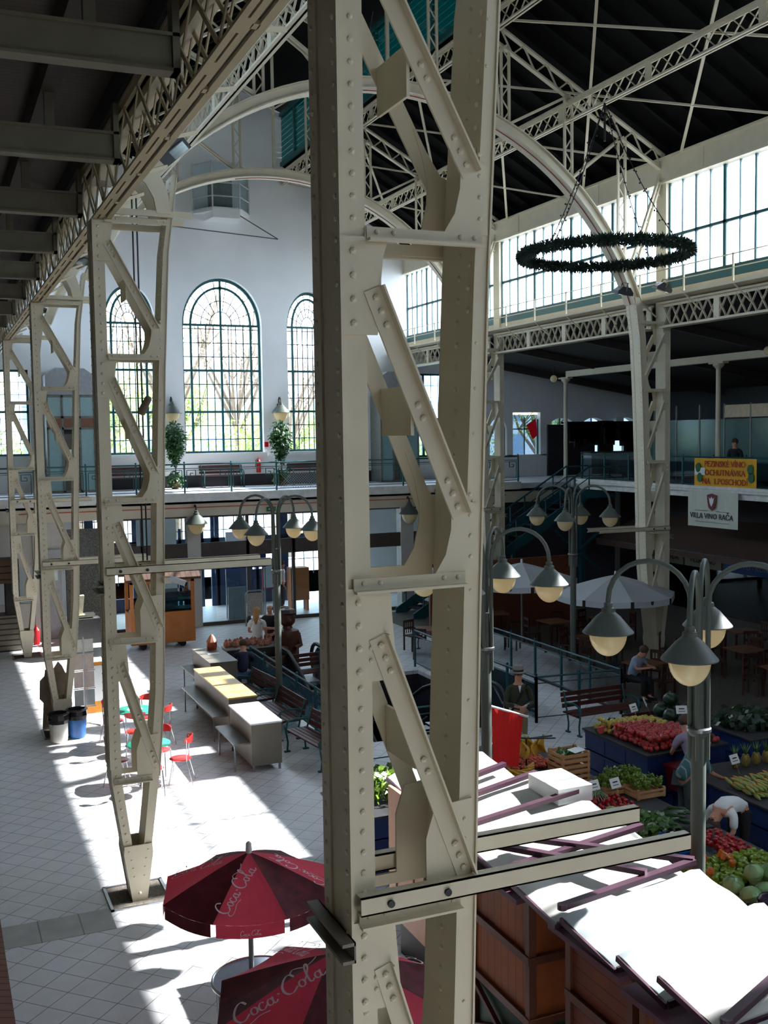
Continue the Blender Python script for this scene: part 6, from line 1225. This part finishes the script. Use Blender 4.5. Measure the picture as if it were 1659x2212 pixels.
t = thing('red_bucket', 'dark red square tub hanging on the side of the apple stand', 'tub', (11.3, 14.05, .45)); m_ = MB(); m_.prism([(-.18, 0), (.18, 0), (.24, .4), (-.24, .4)], -.15, .15); m_.build('tub', mat('dark_red_plastic', (112, 14, 24), .4), t); m_ = MB(); m_.box(-.26, -.17, .38, .26, .17, .42); m_.build('rim', mat('dark_red_plastic', (112, 14, 24)), t)
wt = fruit('watermelon', 'watermelon', 'whole dark watermelon behind the apple heap', 'whole watermelons behind the apples', .15, FM('watermelon_skin', (30, 52, 34), .4, 14), .9, True); heap(wt, 9, 12.5, 15.9, 13.3, 16.6, .9, .15)
stand('low dark stand under the whole watermelons', 12.5, 15.9, 13.3, 16.6, .85, DARK)
m_ = MB()
for k in range(2):
    for i in range(24): a = i*.26; m_.tube([(8.6+.3*k, 13.05, .96), (8.6+.3*k+.1*math.cos(a), 13.05+.1*math.sin(a), 1.06), (8.6+.3*k+.2*math.cos(a), 13.05+.2*math.sin(a), .98)], .006, 4)
tag(m_.build('spring_onions', FM('onion_green', (120, 150, 110), .2)), 'fanned spring onion leaves lying above the red peppers', 'spring onions', kind='stuff')
t = thing('glass_case', 'shallow white display tray with a pale lid right of the roof covers', 'tray', (7.9, 10.35, 1.0)); m_ = MB(); m_.box(-.3, -.2, 0, .3, .2, .04); m_.build('tray', CRATEW, t); m_ = MB(); m_.box(-.28, -.18, .04, .28, .18, .05); m_.build('lid', mat('pale_blue_lid', (190, 204, 216), .2), t)
stand('low crate stand under the shallow trays', 7.5, 10.0, 8.05, 13.3, .96, mat('dark_green_plastic', (24, 44, 34)))
tag(leafball((5.95, 14.4, 1.25), .55, 700, .13, 1.3, .8, .4).build('potted_greens', FM('fresh_leaf', (110, 140, 44), .4)), 'yellow-green leafy produce seen through the big column', 'produce', kind='stuff')
stand('blue crate stand carrying leafy produce behind the big column', 5.3, 13.7, 6.9, 15.0, .95)
# stall roof corner under the viewer, lower left
m_ = MB(); m_.prism([(-.6, 2.2), (.42, 1.95), (.42, 2.0), (-.6, 2.25)], 6.5, 11.2); tag(m_.build('shingle_canopy', lined('red_shingles', (112, 66, 46), (60, 30, 22), 9, 1, .15)), 'edge of a red-brown shingled canopy at the lower left corner', 'canopy')
# ------------------------------------------------------------ outside
m_ = MB(); m_.box(-60, 41.3, -.2, 90, 130, 0); struct('floor_street', m_, mat('street_paving', (180, 180, 184), .8))
def tree(label, x, y, h, seed, r=2.6, n=1600, bare=False):
    random.seed(seed); t = thing('street_tree', label, 'tree', (x, y, 0), 0, 'trees outside the far windows'); m_ = MB(); tips = []
    m_.tube([(0, 0, 0), (.1, 0, h*.3), (0, .1, h*.52)], [.26, .2, .15], 8)
    for k in range(9):
        a = k*.75+random.random(); b = Vector((0, .1, h*(.38+.14*random.random()))); e = Vector((math.cos(a)*r*.75, math.sin(a)*r*.5, h*(.75+.3*random.random()))); mid = b.lerp(e, .5)+Vector((math.cos(a)*.3, 0, -.3)); m_.tube([b, mid, e], [.11, .07, .025], 6); tips += [mid, e]
        for q in range(3): e2 = mid+Vector((random.uniform(-1.3, 1.3), random.uniform(-1, 1), random.uniform(.5, 2))); m_.tube([mid, mid.lerp(e2, .5)+Vector((.1, 0, 0)), e2], [.045, .03, .012], 5); tips.append(e2)
    m_.build('trunk_and_branches', BARK, t); m_ = MB()
    for i, p in enumerate(tips): leafball(p, 1.15 if not bare else .95, int(n*(1.6 if not bare else .5))//len(tips), .2 if not bare else .13, 1, 1, .8, m_)
    m_.build('crown', TREEL if not bare else mat('glare_paled_leaf', (200, 186, 160), .6, noise=.2, trans=.5), t)  # sparse crowns: leaf colour paled to imitate sky glare
tree('street tree seen through the left part of the big middle window', 10.4, 49, 15, 1, 3.6, 5200, True); tree('street tree seen through the right part of the big middle window', 14.2, 52, 15, 2, 3.6, 5200, True); tree('street tree outside the left arched window', 6.2, 50, 14, 3, 3.4, 3200, True); tree('street tree outside the right arched window', 17.6, 54, 14, 4, 3.4, 4000, True); tree('street tree outside the far left window', .5, 52, 12, 5, 3, 2600); tree('low street tree behind the middle window', 13, 62, 11, 6, 3, 2600); tree('low street tree left behind the middle window', 8.5, 60, 11, 7, 3, 2600); tree('street tree outside the right gallery door', 33, 54, 11, 8, 3, 1500); tree('low street tree behind the right arched window', 20, 64, 9.5, 9, 3, 2600)
random.seed(11)
m_ = MB()
for i in range(9): leafball((2+i*2.9, 47+random.random(), 4.9+random.random()*1.1), 2.0, 620, .2, 1, 1, .8, m_)
tag(m_.build('hedge_foliage', mat('hedge_leaf', (120, 160, 60), .6, noise=.4, scale=2, trans=.5)), 'sunny green bushes along the street outside', 'bushes', kind='stuff')
t = thing('office_block', 'pale grey office block across the street behind the trees', 'building', (12, 84, 0)); m_ = MB(); m_.box(-30, 0, 0, 45, 10, 13); m_.build('walls', mat('pale_facade', (196, 204, 216), .8), t)
for i in range(16):
    for j in range(4): m_ = MB(); m_.box(-28+i*4.5, -.1, 1.5+j*3, -25.4+i*4.5, 0, 3.3+j*3); m_.build('window_pane', mat('facade_glass', (110, 136, 168), .2), t)
